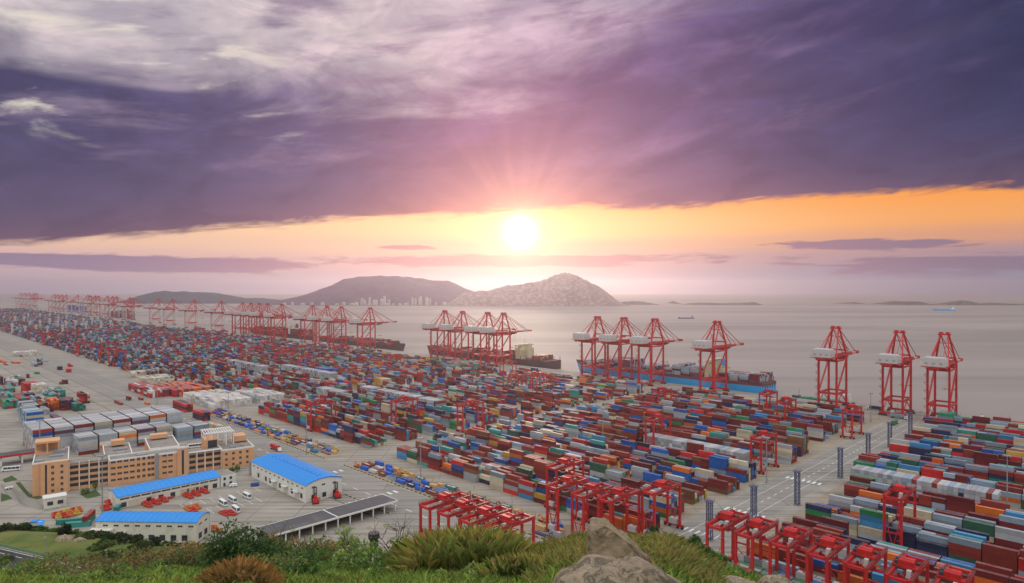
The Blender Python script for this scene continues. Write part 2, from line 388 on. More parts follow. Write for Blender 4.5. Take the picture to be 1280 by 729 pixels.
for k, (pts, yb) in enumerate([([(772,381),(780,378),(792,376.5),(806,377),(820,380)],380.5), ([(836,380),(842,377),(848,380)],379.5), ([(850,381),(868,379),(890,378.3),(905,379),(930,378),(942,377.6),(948,381)],380.8),
      ([(1050,380),(1058,378.4),(1066,377.2),(1074,380)],379.6), ([(1098,381),(1110,377.5),(1122,376.2),(1132,377.5),(1140,377),(1150,378.6),(1165,381)],380.6), ([(1170,381),(1184,379),(1195,376.4),(1206,376),(1214,378.5),(1226,381)],380.9), ([(1226,381),(1240,379.3),(1256,379.8),(1276,379.5),(1300,380),(1330,381)],380.9)]):
    island('islet', pts, yb, 350, M['islet'], .25, 20+k*3.3)

sb = MB(); sb.box(-1500,-330,4755,4980,-6,-1.5); tag(sb.build('shore_ground', M['islet']), kind='structure')
# the near hillside
def yc(c): return float(np.interp(c, [-600,-300,0,130,200,300,480,520,650,690,740,840,880,930,960,1010,1100,1300,1900], [740,735,724,724,712,704,704,702,700,684,676,678,702,722,730,745,765,790,830]))
RC = 24.0
def plateau(c): return float(np.interp(c, [-600, 0, 120, 180, 250, 330, 420], [1,1,1,.95,.6,.15,0]))
def hill_z(c, d):
    dc = RC*(yc(c)-360)/806
    k = (dc-1.7)/RC
    if d <= RC: z = EYE - 1.7 - k*d
    else:
        z = EYE - dc - (d-RC)*.66
        pl = plateau(c)
        if pl > 0:
            zp = 15.2*pl
            de = float(np.interp(c, [-600,0,120,260,420], [286,286,282,280,285])); df = float(np.interp(c, [-600,0,60,110,140,250,420], [352,346,344,334,314,306,305]))
            if d > de: zp *= .5+.5*math.cos(math.pi*min(1,(d-de)/(df-de)))
            z = max(z, zp-.6)
        z = max(z, -.6)
    nz = mnoise.fractal((c*.012, d*.12, 1.3), 1, 2, 5)
    fl = 1-plateau(c)*max(0, min(1, (d-150)/60, (300-d)/14)) if d > 150 else 1
    return z + nz*(.010*min(d, 60))*(1 if d < 240 else .8)*(1 if z > .5 else 0)*fl
def hillpt(c, d): return ((c-640)/806*d, d, hill_z(c, d))
ds = [1.2+ i*.55 for i in range(44)] + [25.5,27.5,30,35,45,60,90,130,170,190] + list(np.arange(200, 360, 4.0))
cs = list(np.arange(-560, 1900, 12.0)); v = []; f = []
for c in cs:
    for d in ds: v.append(hillpt(c, d))
nd = len(ds)
for i in range(len(cs)-1):
    for j in range(nd-1):
        k = i*nd+j; f.append((k, k+nd, k+nd+1, k+1))
tm = bpy.data.materials.new('hill_turf'); tm.use_nodes = True; t = tm.node_tree; N.tree = t
b = t.nodes['Principled BSDF']; b.inputs['Roughness'].default_value = .95; b.inputs['Specular IOR Level'].default_value = .1
tc = t.nodes.new('ShaderNodeTexCoord'); v3 = N(tc.outputs['Object'])
n1 = noise(v3, .06, 8, .65, .4); n2 = noise(v3, .5, 7, .7); n3 = noise(v3, .022, 5, .6)
c = cmix(sstep(.35,.65,n1), (.065,.115,.026,1), (.15,.165,.045,1)); c = cmix(sstep(.52,.72,n2)*.55, c, (.22,.165,.075,1)); c = cmix(sstep(.50,.66,n3)*.5, c, (.20,.18,.07,1))
t.links.new(c.s, b.inputs['Base Color'])
me = bpy.data.meshes.new('hillside'); me.from_pydata(v, [], f); me.materials.append(tm); me.polygons.foreach_set('use_smooth', [True]*len(f))
ho = bpy.data.objects.new('hillside', me); col.objects.link(ho); tag(ho, kind='structure')

# haze over the whole place, sky outside it
hm = bpy.data.materials.new('haze'); hm.use_nodes = True; t = hm.node_tree; t.nodes.clear()
pv = t.nodes.new('ShaderNodeVolumePrincipled'); pv.inputs['Color'].default_value = (.90,.83,.94,1); pv.inputs['Density'].default_value = HAZE = 0.68e-4; pv.inputs['Anisotropy'].default_value = .72
ou = t.nodes.new('ShaderNodeOutputMaterial'); t.links.new(pv.outputs[0], ou.inputs['Volume'])
hb = MB(); hb.box(-16000, 16000, -900, 13600, -11, 268); hz = hb.build('haze', hm); tag(hz, kind='stuff')
# ------------------------------------------------------------------ containers
COLS = {'rust red': (.27,.040,.030), 'maroon': (.165,.022,.024), 'bright red': (.54,.028,.026), 'orange': (.70,.17,.025), 'pale grey': (.40,.43,.46), 'blue grey': (.26,.35,.43),
        'blue': (.014,.115,.44), 'sky blue': (.05,.25,.50), 'navy': (.022,.032,.085), 'green': (.025,.25,.09), 'teal': (.04,.29,.26), 'cream': (.60,.53,.38), 'yellow': (.60,.37,.06), 'dark green': (.03,.12,.075), 'white': (.66,.64,.61), 'brown': (.20,.085,.045), 'purple': (.14,.06,.12)}
CN = list(COLS)
def pal(**k): return [(n.replace('_', ' '), p) for n, p in k.items()]
PAL_MAIN = pal(rust_red=32, maroon=22, bright_red=6, orange=3.5, pale_grey=11, blue_grey=9, blue=8, sky_blue=3, navy=9, green=2.5, teal=4, cream=4, yellow=1.2, dark_green=2, brown=5)
PAL_R = pal(rust_red=19, maroon=20, bright_red=5, orange=7, pale_grey=11, blue_grey=15, blue=8, sky_blue=4, navy=13, green=2.5, teal=5, cream=4, yellow=2, dark_green=3, purple=1)
PAL_FAR = pal(rust_red=20, maroon=18, bright_red=6, orange=1.5, pale_grey=9, blue_grey=13, blue=9, sky_blue=5, navy=15, green=2, teal=8, dark_green=3, cream=3, white=2)
PAL_WHITE = pal(white=55, pale_grey=25, cream=14, blue_grey=4, rust_red=2)
PAL_PALE = pal(pale_grey=74, white=4, blue_grey=17, rust_red=3, navy=3)
def pick(rng, p):
    t = rng.random()*sum(q[1] for q in p)
    for n, k in p:
        t -= k
        if t <= 0: return n
    return p[0][0]
CH, CT = 2.59, 2.62
BOX = []          # (w0,w1,u0,u1,z0,z1,colour,meta, side flags)
def heights(rng, base, spread): return max(0, min(6, int(round(rng.gauss(base, spread)))))

def yard(zone, u_start, u_end, w_list, nrows, pitch, hfun, palette, seed, meta_row0=0, coarse=1, short_p=.12, flip=False):
    rng = random.Random(seed); res = 1.0; L = int((u_end-u_start)/res)+4
    rows = []
    for bi, wb in enumerate(w_list):
        for r in range(nrows):
            hm = np.zeros(L); st = []; u = u_start + rng.uniform(0, .5); k = 0; last = None
            while True:
                ln = 12.19*coarse if rng.random() > short_p else 6.06*coarse
                if u+ln > u_end: break
                h = hfun(rng, bi, r, u, wb)
                nrep = 2 if ln < 7*coarse and u+2*ln+.3 <= u_end else 1
                for q in range(nrep):
                    k += 1
                    st.append((u, u+ln, h, k)); a = int((u-u_start)/res); hm[a:a+max(1, int(ln/res))+1] = h
                    u += ln + (.22 if q == 0 and nrep == 2 else .45)
            rows.append((bi, r, wb + r*pitch, st, hm))
    for i, (bi, r, w, st, hm) in enumerate(rows):
        pv = rows[i-1][4] if r > 0 else None; nx = rows[i+1][4] if r < nrows-1 else None
        run = None
        for (u0, u1, h, k) in st:
            a = int((u0-u_start)/res)+1; e = max(a+1, int((u1-u_start)/res)-1)
            hp = pv[a:e].min() if pv is not None else 0; hn = nx[a:e].min() if nx is not None else 0
            ha = hm[max(0, a-4):max(1, a-2)].min() if a > 4 else 0
            hb = hm[min(L-1, e+3):min(L, e+5)].min() if e+3 < L else 0
            for tr in range(h):
                if run is None or rng.random() > .38: run = pick(rng, palette)
                c = run
                top = tr == h-1
                if not (top or tr >= hp or tr >= ha or tr >= hn or tr >= hb): continue
                BOX.append((w, w+2.44*pitch/2.8, u0, u1, tr*CT+.06, tr*CT+.06+CH, c, (zone, meta_row0+bi*nrows+r+1, k, tr+1), (top, tr >= hp, tr >= ha, tr >= hn, tr >= hb)))
def field(seed, su, sw):
    return lambda u, w: mnoise.noise((u*su+seed*7.7, w*sw+seed*3.3, seed*1.9))
BW = [277.5 + 30.5*k for k in range(14)]      # landward face of each block between the gantry tracks
nf = field(1, .018, .05); nf2 = field(2, .006, .012)
LANEMARK = []
def h_main(rng, bi, r, u, w):
    if 452 < w < 500 and 444 < u < 478: return 0
    b = 3.35 + nf(u, w)*1.9 + nf2(u, w)*1.1
    if rng.random() < .055: return 0
    return heights(rng, b, 1.0) if b > .8 else 0
def h_low(rng, bi, r, u, w):
    return heights(rng, 2.7+nf(u, w)*1.6, .9)
def cut(end0, end1):      # a block's ends step back a little from row to row, as in the photograph
    pass
# block 1 of the main yard, from the pole road to the first cross lane; then the next ones
WHITE_SLABS = [(3, 505, 590), (6, 330, 395)]
for k in range(13):
    yard('main yard', (184 if k < 8 else 193)+(k % 3)*3, 402, [BW[k]], 6, 2.82, h_main, PAL_MAIN, 100+k, k*6)
    yard('second yard', 436, 655 if k > 0 else 640, [BW[k]], 6, 2.82, h_main, PAL_MAIN, 200+k, k*6)
    yard('third yard', 690 if k > 1 else 795, 905, [BW[k]], 6, 2.82, h_main, PAL_MAIN, 300+k, k*6)
    for q, (a, b) in enumerate([(930, 1150), (1175, 1400), (1430, 1660), (1690, 1950)]):
        if k == 0 and q < 0: continue
        yard('far yard', a, b, [BW[k]], 6, 2.82, h_main, PAL_FAR if q > 0 else PAL_MAIN, 400+k*5+q, k*6)
    for q, (a, b) in enumerate([(1980, 2500), (2540, 3100), (3150, 3800), (3850, 4600)]):
        if k > 11: continue
        yard('far yard', a, b, [BW[k]], 4, 4.2, h_main, PAL_FAR, 500+k*5+q, k*6, coarse=1.6)
# yard past the pole road
nfr = field(5, .03, .05)
def h_right(rng, bi, r, u, w): return heights(rng, 4.0+nfr(u, w)*1.6, .75)
def h_right_end(rng, bi, r, u, w): return heights(rng, (4.4 if u > 50 else 4.0)+nfr(u, w)*1.2, .7)
for k in range(13):
    if k == 4: continue
    yard('corner yard', -60 if k < 6 else -40, 136+min(k, 8)*1.6-(4 if k % 3 == 1 else 0), [318+29.3*k], 6, 2.82, h_right if k else h_low, PAL_R, 700+k, k*6)
# containers stored under the parked gantries
yard('gantry park', 20, 140, [262], 9, 2.9, lambda rng, bi, r, u, w: 1 if (r in (1, 2, 3, 4) or rng.random() < .8) else 2, pal(pale_grey=50, blue_grey=25, sky_blue=6, rust_red=8, blue=6, green=5, cream=6), 800)
yard('gantry park', 20, 142, [291.0], 6, 2.82, lambda rng, bi, r, u, w: heights(rng, 2.2, .6), PAL_R, 801, 9)

def block(zone, palette, u0, w0, nu, nw, tiers, seed, along='u', stepped=True, gap=.12, meta0=0):
    """a tight rectangular block of stacked containers"""
    rng = random.Random(seed); lu, lw = (12.19, 2.44) if along == 'u' else (2.44, 12.19)
    H = [[max(1, tiers - (rng.random() < .12 and stepped)) for j in range(nw)] for i in range(nu)]
    for i in range(nu):
        for j in range(nw):
            uu = u0 + i*(lu+gap+(.3 if along == 'u' else 0)); ww = w0 + j*(lw+gap+(.5 if along != 'u' else 0)); h = H[i][j]
            g = lambda a, b: H[a][b] if 0 <= a < nu and 0 <= b < nw else 0
            col_c = pick(rng, palette)
            for tr in range(h):
                if rng.random() < .75: col_c = pick(rng, palette)
                fl = (tr == h-1, tr >= g(i, j-1), tr >= g(i-1, j), tr >= g(i, j+1), tr >= g(i+1, j))
                if any(fl): BOX.append((ww, ww+lw, uu, uu+lu, tr*CT+.06, tr*CT+.06+CH, col_c, (zone, j+1, i+1, tr+1), fl))
# pale walls of empties standing across the blocks (their ends face the hill)
block('empties wall', PAL_PALE, 61, 318+29.3*4, 29, 1, 5, 21, 'w', stepped=False)
yard('corner yard', -40, 60, [318+29.3*4], 6, 2.82, h_right, PAL_R, 777, 24)
block('empties wall', pal(pale_grey=60, blue_grey=22, white=14, navy=3), 203, BW[5]+1, 32, 1, 4, 22, 'w', stepped=False)
def clear(u0, u1, w0, w1):
    global BOX
    BOX = [b for b in BOX if not (b[2] < u1 and b[3] > u0 and b[0] < w1 and b[1] > w0)]
def blk2(*a, **k):
    n = len(BOX); block(*a, **k); new = BOX[n:]; del BOX[n:]
    clear(min(b[2] for b in new)-1, max(b[3] for b in new)+1, min(b[0] for b in new)-.5, max(b[1] for b in new)+.5); BOX.extend(new)
keep = [b for b in BOX if b[7][0] == 'empties wall']; BOX = [b for b in BOX if b[7][0] != 'empties wall']
clear(201, 287, BW[5]-.5, BW[5]+16); BOX += keep
blk2('far yard', PAL_PALE, 505, BW[4], 55, 1, 5, 23, along='w')
blk2('far yard', PAL_PALE, 770, BW[5], 55, 1, 5, 24, along='w')
blk2('far yard', PAL_PALE, 640, BW[3], 20, 1, 4, 25, along='w')
blk2('far yard', PAL_PALE, 905, BW[4], 50, 1, 5, 28, along='w')
blk2('far yard', pal(yellow=10, cream=2), 690, BW[6], 9, 1, 4, 26, along='w')
blk2('far yard', pal(blue=10), 835, BW[6], 12, 1, 4, 27, along='w')
# white reefers beside the open apron
blk2('third yard', pal(white=80, cream=16, pale_grey=4), 690, 252, 7, 16, 3, 31, along='u')
blk2('third yard', pal(white=70, cream=16, pale_grey=14), 690, 300, 5, 12, 3, 32, along='u')
blk2('third yard', pal(orange=60, bright_red=30, purple=14, rust_red=12), 800, 250, 6, 16, 3, 33, along='u')
blk2('third yard', pal(bright_red=50, rust_red=20, purple=12, white=14), 812, 228, 7, 8, 3, 34, along='u')
blk2('far yard', pal(cream=70, white=20, green=5), 930, 255, 3, 14, 3, 35, along='u')
blk2('far yard', pal(cream=60, white=20, rust_red=5), 1010, 262, 2, 14, 3, 36, along='u')
blk2('far yard', pal(white=70, cream=30), 1475, 190, 3, 14, 3, 37, along='u')
# tall blocks of empties behind the offices
PB = pal(pale_grey=62, white=14, blue_grey=14, rust_red=5, orange=4, purple=2)
def slab_block(zone, u0, w0, nu, nw, tiers, seed, pal_, accents):
    rng = random.Random(seed)
    for j in range(nw):
        ww = w0 + j*(12.19+1.1); t = tiers
        for i in range(nu):
            uu = u0 + i*2.56
            for tr in range(t):
                c = pick(rng, pal_)
                if i == 0: c = accents.get((j, tr), 'pale grey' if tr != 2 else 'white')
                elif tr == t-1: c = pick(rng, pal(pale_grey=70, white=26, blue_grey=4))
                fl = (tr == t-1, j == 0, i == 0, True, i == nu-1)
                if any(fl[:3]) or j == nw-1 or i == nu-1: BOX.append((ww, ww+12.19, uu, uu+2.44, tr*CT+.06, tr*CT+.06+CH, c, (zone, j+1, i+1, tr+1), fl))
slab_block('tall block behind the offices', 598, 88, 18, 8, 7, 41, PB, {(0,6):'rust red', (0,5):'blue', (1,5):'purple', (2,6):'rust red', (3,6):'cream', (4,6):'rust red', (5,5):'purple', (6,6):'orange', (4,5):'white'})
slab_block('lower block behind the offices', 572, 112, 9, 5, 5, 42, PB, {(0,0):'rust red', (1,1):'orange', (2,4):'cream', (2,3):'orange', (3,4):'purple', (4,4):'cream', (3,0):'rust red'})
slab_block('grey block beside the offices', 568, 179.5, 8, 2, 4, 43, pal(blue_grey=80, pale_grey=20), {(0,3):'blue grey', (0,2):'pale grey', (1,3):'blue grey', (1,2):'pale grey', (1,1):'rust red', (1,0):'blue', (0,0):'blue grey', (0,1):'blue grey'})
# stacks on the open apron at the far side
def loose(px, py, nu, nw, tiers, cols, seed, along='u'):
    u, w = UN(px, py); n = len(BOX)
    block('apron', [(c, 1) for c in cols], u, w, nu, nw, tiers, seed, along)
for a in [(33,535,16,1,5,['pale grey','white','blue grey','pale grey','cream','blue','teal'],51,'w'), (4,512,6,5,3,['teal','bright red','green','rust red'],52), (22,508,4,6,3,['rust red','bright red','teal'],53), (30,494,2,5,5,['bright red'],54), (42,496,2,5,5,['white','cream'],55),
          (44,512,3,4,4,['blue grey','pale grey'],56), (60,514,2,4,4,['orange'],57), (76,514,2,5,4,['maroon','navy','rust red'],58), (92,515,2,4,3,['teal','dark green'],59), (10,484,3,4,3,['pale grey','brown','white'],60), (22,482,2,3,3,['maroon','dark green'],61),
          (2,492,3,5,2,['teal','rust red'],62), (3,454,6,2,1,['orange'],63), (16,455,2,4,1,['orange'],64), (24,446,4,2,1,['bright red'],65), (44,468,1,2,1,['green'],66), (76,481,1,3,2,['maroon','dark green'],67), (84,466,1,2,2,['bright red'],68), (86,459,1,2,2,['bright red'],69), (73,463,1,2,2,['navy'],70),
          (34,473,1,1,2,['white','maroon'],71), (150,507,2,1,1,['rust red'],72), (176,501,1,1,1,['rust red'],73), (184,507,1,1,1,['orange'],74), (68,526,2,2,1,['purple'],75), (30,522,16,1,4,['pale grey','white','navy','blue grey','cream'],76,'w'), (46,520,3,4,2,['pale grey','navy'],77)]:
    loose(*a)
rl = random.Random(99)
for k in range(34):      # more stacks along the seaward and landward edges of the open apron
    px = rl.uniform(-10, 118); py = rl.choice([rl.uniform(470,486), rl.uniform(500,524), rl.uniform(500,524), rl.uniform(452,470)])
    if px > 60 and py < 496: continue
    if py > 524-px*.10 and px > 40: continue
    loose(px, py, rl.randint(1,3), rl.randint(1,4), rl.randint(1,4), rl.sample(['rust red','maroon','pale grey','teal','blue grey','navy','bright red','cream','dark green','orange'], 3), 900+k)
for a in [(231,516,3,3,3,['navy','bright red','maroon'],81), (252,527,2,3,3,['bright red','navy','maroon'],82), (272,537,2,2,1,['cream','orange'],83)]: loose(*a)

# which of them show largest: those become objects of their own
def vis_area(b):
    w0, w1, u0, u1, z0, z1 = b[:6]; fl = b[8]; tot = 0
    def pr(u, w, z):
        x, y, _ = P(u, w); y = max(y, 1); return (640+806*x/y, 360+806*(EYE-z)/y)
    def poly(q):
        a = 0
        for i in range(4):
            p, n = q[i], q[(i+1) % 4]; a += p[0]*n[1]-n[0]*p[1]
        return abs(a)/2
    c = pr((u0+u1)/2, (w0+w1)/2, z1)
    if not (6 < c[0] < 1274 and 366 < c[1] < 728): return 0, c
    if 0 <= c[0] <= 1280 and c[1] > yc(c[0]) - (14 if c[0] > 430 else 30): return 0, c
    if fl[0]: tot += poly([pr(u0,w0,z1), pr(u1,w0,z1), pr(u1,w1,z1), pr(u0,w1,z1)])
    if fl[1]: tot += poly([pr(u0,w0,z0), pr(u1,w0,z0), pr(u1,w0,z1), pr(u0,w0,z1)])
    if fl[2]: tot += poly([pr(u0,w0,z0), pr(u0,w1,z0), pr(u0,w1,z1), pr(u0,w0,z1)])
    return tot, c
scored = sorted(((vis_area(b)[0], i) for i, b in enumerate(BOX)), reverse=True)
chosen = set(i for a, i in scored[:298])

def box_mat(name, attr):
    m = bpy.data.materials.new(name); m.use_nodes = True; t = m.node_tree; N.tree = t
    b = t.nodes['Principled BSDF']; b.inputs['Roughness'].default_value = .55; b.inputs['Specular IOR Level'].default_value = .3
    if attr:
        a = t.nodes.new('ShaderNodeAttribute'); a.attribute_name = 'Col'; base = N(a.outputs['Color'])
    else:
        a = t.nodes.new('ShaderNodeObjectInfo'); base = N(a.outputs['Color'])
    ge = t.nodes.new('ShaderNodeNewGeometry'); pos = N(ge.outputs['Position'])
    n1 = noise(pos, .30, 6, .65); n2 = noise(pos, .9, 7, .7)
    c = cmix(.9, base, cmix(n1, (.66,.66,.66,1), (1.25,1.22,1.2,1)), 'MULTIPLY')
    c = cmix(sstep(.56,.74,n2)*.32, c, (.16,.075,.045,1))              # rust
    sx = t.nodes.new('ShaderNodeSeparateXYZ'); t.links.new(ge.outputs['True Normal'], sx.inputs[0])
    upf = sstep(.6, .95, N(sx.outputs[2]))
    c = cmix(upf*.30*sstep(.2,.8,n1), c, (.42,.36,.33,1))   # dust and faded paint on the roofs
    t.links.new(c.s, b.inputs['Base Color']); return m
M['box_mass'] = box_mat('container_paint_mass', True); M['box_one'] = box_mat('container_paint', False)

def build_mass():
    V = []; C = []; F = 0
    rng = random.Random(5)
    for i, b in enumerate(BOX):
        if i in chosen: continue
        w0, w1, u0, u1, z0, z1 = b[:6]; top, a, e, n, h = b[8]; c = COLS[b[6]]; j = .62+.50*rng.random(); c = (c[0]*j, c[1]*j, c[2]*j, 1)
        qs = []
        if top: qs.append(((w0,u0,z1),(w1,u0,z1),(w1,u1,z1),(w0,u1,z1)))
        if a: qs.append(((w0,u1,z0),(w0,u0,z0),(w0,u0,z1),(w0,u1,z1)))
        if e: qs.append(((w0,u0,z0),(w1,u0,z0),(w1,u0,z1),(w0,u0,z1)))
        if u0 < 1300:
            if n: qs.append(((w1,u0,z0),(w1,u1,z0),(w1,u1,z1),(w1,u0,z1)))
            if h: qs.append(((w1,u1,z0),(w0,u1,z0),(w0,u1,z1),(w1,u1,z1)))
        for q in qs: V.extend(q); C.append(c)
    V = np.array(V, np.float32); nf_ = len(C)
    me = bpy.data.meshes.new('stacked_containers'); me.vertices.add(nf_*4); me.vertices.foreach_set('co', V.ravel())
    me.loops.add(nf_*4); me.loops.foreach_set('vertex_index', np.arange(nf_*4, dtype=np.int32))
    me.polygons.add(nf_); me.polygons.foreach_set('loop_start', np.arange(0, nf_*4, 4, dtype=np.int32)); me.update(calc_edges=True)
    at = me.color_attributes.new('Col', 'FLOAT_COLOR', 'CORNER'); at.data.foreach_set('color', np.repeat(np.array(C, np.float32), 4, axis=0).ravel())
    me.materials.append(M['box_mass'])
    o = bpy.data.objects.new('stacked_containers', me); col.objects.link(o); o.rotation_euler = (0,0,R(45)); tag(o, kind='stuff')
    return nf_

CONT = {}
def container_meshes(lw, lu):
    """corrugated body and one door leaf, origin at the base centre; the doors are on the -u (or -w) end"""
    key = (round(lw, 1), round(lu, 1))
    if key in CONT: return CONT[key]
    along_u = lu >= lw; L = max(lu, lw); Wd = min(lu, lw); b = MB(); hx, hy = Wd/2, L/2; h = CH
    for sx in (-1, 1):
        for sy in (-1, 1):
            x, y = sx*(hx-.08), sy*(hy-.08); b.box(x-.08, x+.08, y-.08, y+.08, 0, h)
    for z0, z1 in ((0.0, .16), (h-.12, h-.003)):
        for sx in (-1, 1): b.box(sx*(hx-.07)-.06, sx*(hx-.07)+.06, -hy+.165, hy-.165, z0+.002, z1-.002)
        for sy in (-1, 1): b.box(-hx+.165, hx-.165, sy*(hy-.07)-.06, sy*(hy-.07)+.06, z0+.002, z1-.002)
    n = max(8, int(L/.56)); st = (L-.34)/n
    for sx in (-1, 1):
        pts = []
        for i in range(n):
            y = -hy+.17+i*st
            for q, o in ((0, .09), (.28, .09), (.5, .03), (.78, .03)): pts.append((sx*(hx-o), y+q*st))
        pts.append((sx*(hx-.09), hy-.17))
        for p, q in zip(pts, pts[1:]):
            a = ((p[0],p[1],.158),(q[0],q[1],.158),(q[0],q[1],h-.122),(p[0],p[1],h-.122)); b.quad(*(a if sx > 0 else a[::-1]))
    b.quad((-hx+.1,-hy+.1,h-.05),(hx-.1,-hy+.1,h-.05),(hx-.1,hy-.1,h-.05),(-hx+.1,hy-.1,h-.05))
    b.quad((-hx+.16,hy-.09,.15),(-hx+.16,hy-.09,h-.12),(hx-.16,hy-.09,h-.12),(hx-.16,hy-.09,.15))
    b.quad((-hx+.1,-hy+.1,.14),(-hx+.1,hy-.1,.14),(hx-.1,hy-.1,.14),(hx-.1,-hy+.1,.14))
    d = MB(); d.box(-.5, .5, -.03, .03, .17, h-.13)
    for x in (-.28, .28): d.tube((x,-.06,.2), (x,-.06,h-.16), .028, None, 5)
    d.box(-.4, .1, -.1, -.085, 1.0, 1.06)
    if not along_u:
        b.v = [(p[1], -p[0], p[2]) for p in b.v]; d.v = [(p[1], -p[0], p[2]) for p in d.v]
    CONT[key] = (b.mesh('container_body', M['box_one']), d.mesh('container_door', M['box_one']), hx, hy, along_u); return CONT[key]
def place_container(b, label, group, extra_rz=0.0):
    w0, w1, u0, u1, z0, z1 = b[:6]; body, door, hx, hy, au = container_meshes(w1-w0, u1-u0)
    rng = random.Random(int(w0*31+u0*17+z0*7)); j = .66+.46*rng.random(); c = COLS[b[6]]; c = (c[0]*j, c[1]*j, c[2]*j, 1)
    o = bpy.data.objects.new('shipping_container', body); col.objects.link(o); o.location = P((u0+u1)/2, (w0+w1)/2, z0); o.rotation_euler = (0,0,R(45)+extra_rz)
    o.color = c; tag(o, label, 'container', group)
    for s in (-1, 1):
        dd = bpy.data.objects.new('door', door); col.objects.link(dd); dd.parent = o; dd.color = (c[0]*.92, c[1]*.92, c[2]*.92, 1)
        dd.location = (s*.54*(hx/1.22), -hy+.05, 0) if au else (-hy+.05, s*.54*(hx/1.22), 0)
    return o
ZL = {'main yard': ('main yard', 'from the pole road'), 'corner yard': ('corner yard', 'from the pole road'), 'gantry park': ('gantry park', 'from the pole road')}
seen_l = {}
for i in sorted(chosen):
    b = BOX[i]; z, r, k, tr = b[7]; cn = b[6]
    if z == 'corner yard':   # stacks of this yard are counted from its road end, which is the high-u end
        k = sum(1 for kk in sorted(set(q[7][2] for q in BOX if q[7][0] == z and q[7][1] == r)) if kk >= k)
    if z in ('main yard', 'second yard', 'third yard'): lab = f'{cn} {z} container, {ordn(tr)} tier, {ordn(r)} row from hill, {ordn(k)} stack from near end'
    elif z == 'corner yard': lab = f'{cn} corner yard container, {ordn(tr)} tier, {ordn(r)} row from hill, {ordn(k)} from pole road'
    elif z == 'gantry park': lab = f'{cn} container, {ordn(tr)} tier, below parked gantries, {ordn(r)} row from hill, stack {k}'
    elif z == 'empties wall': lab = f'{cn} container, {ordn(tr)} tier, {ordn(k)} column of the pale wall in {"corner" if b[2] < 150 else "main"} yard'
    elif 'block' in z: lab = f'{cn} container, {ordn(tr)} tier, {ordn(r)} column, {ordn(k)} layer back, {z}'
    else: lab = f'{cn} container, {ordn(tr)} tier, {ordn(r)} row, {ordn(k)} stack, open apron'
    place_container(b, lab, 'stacked shipping containers')
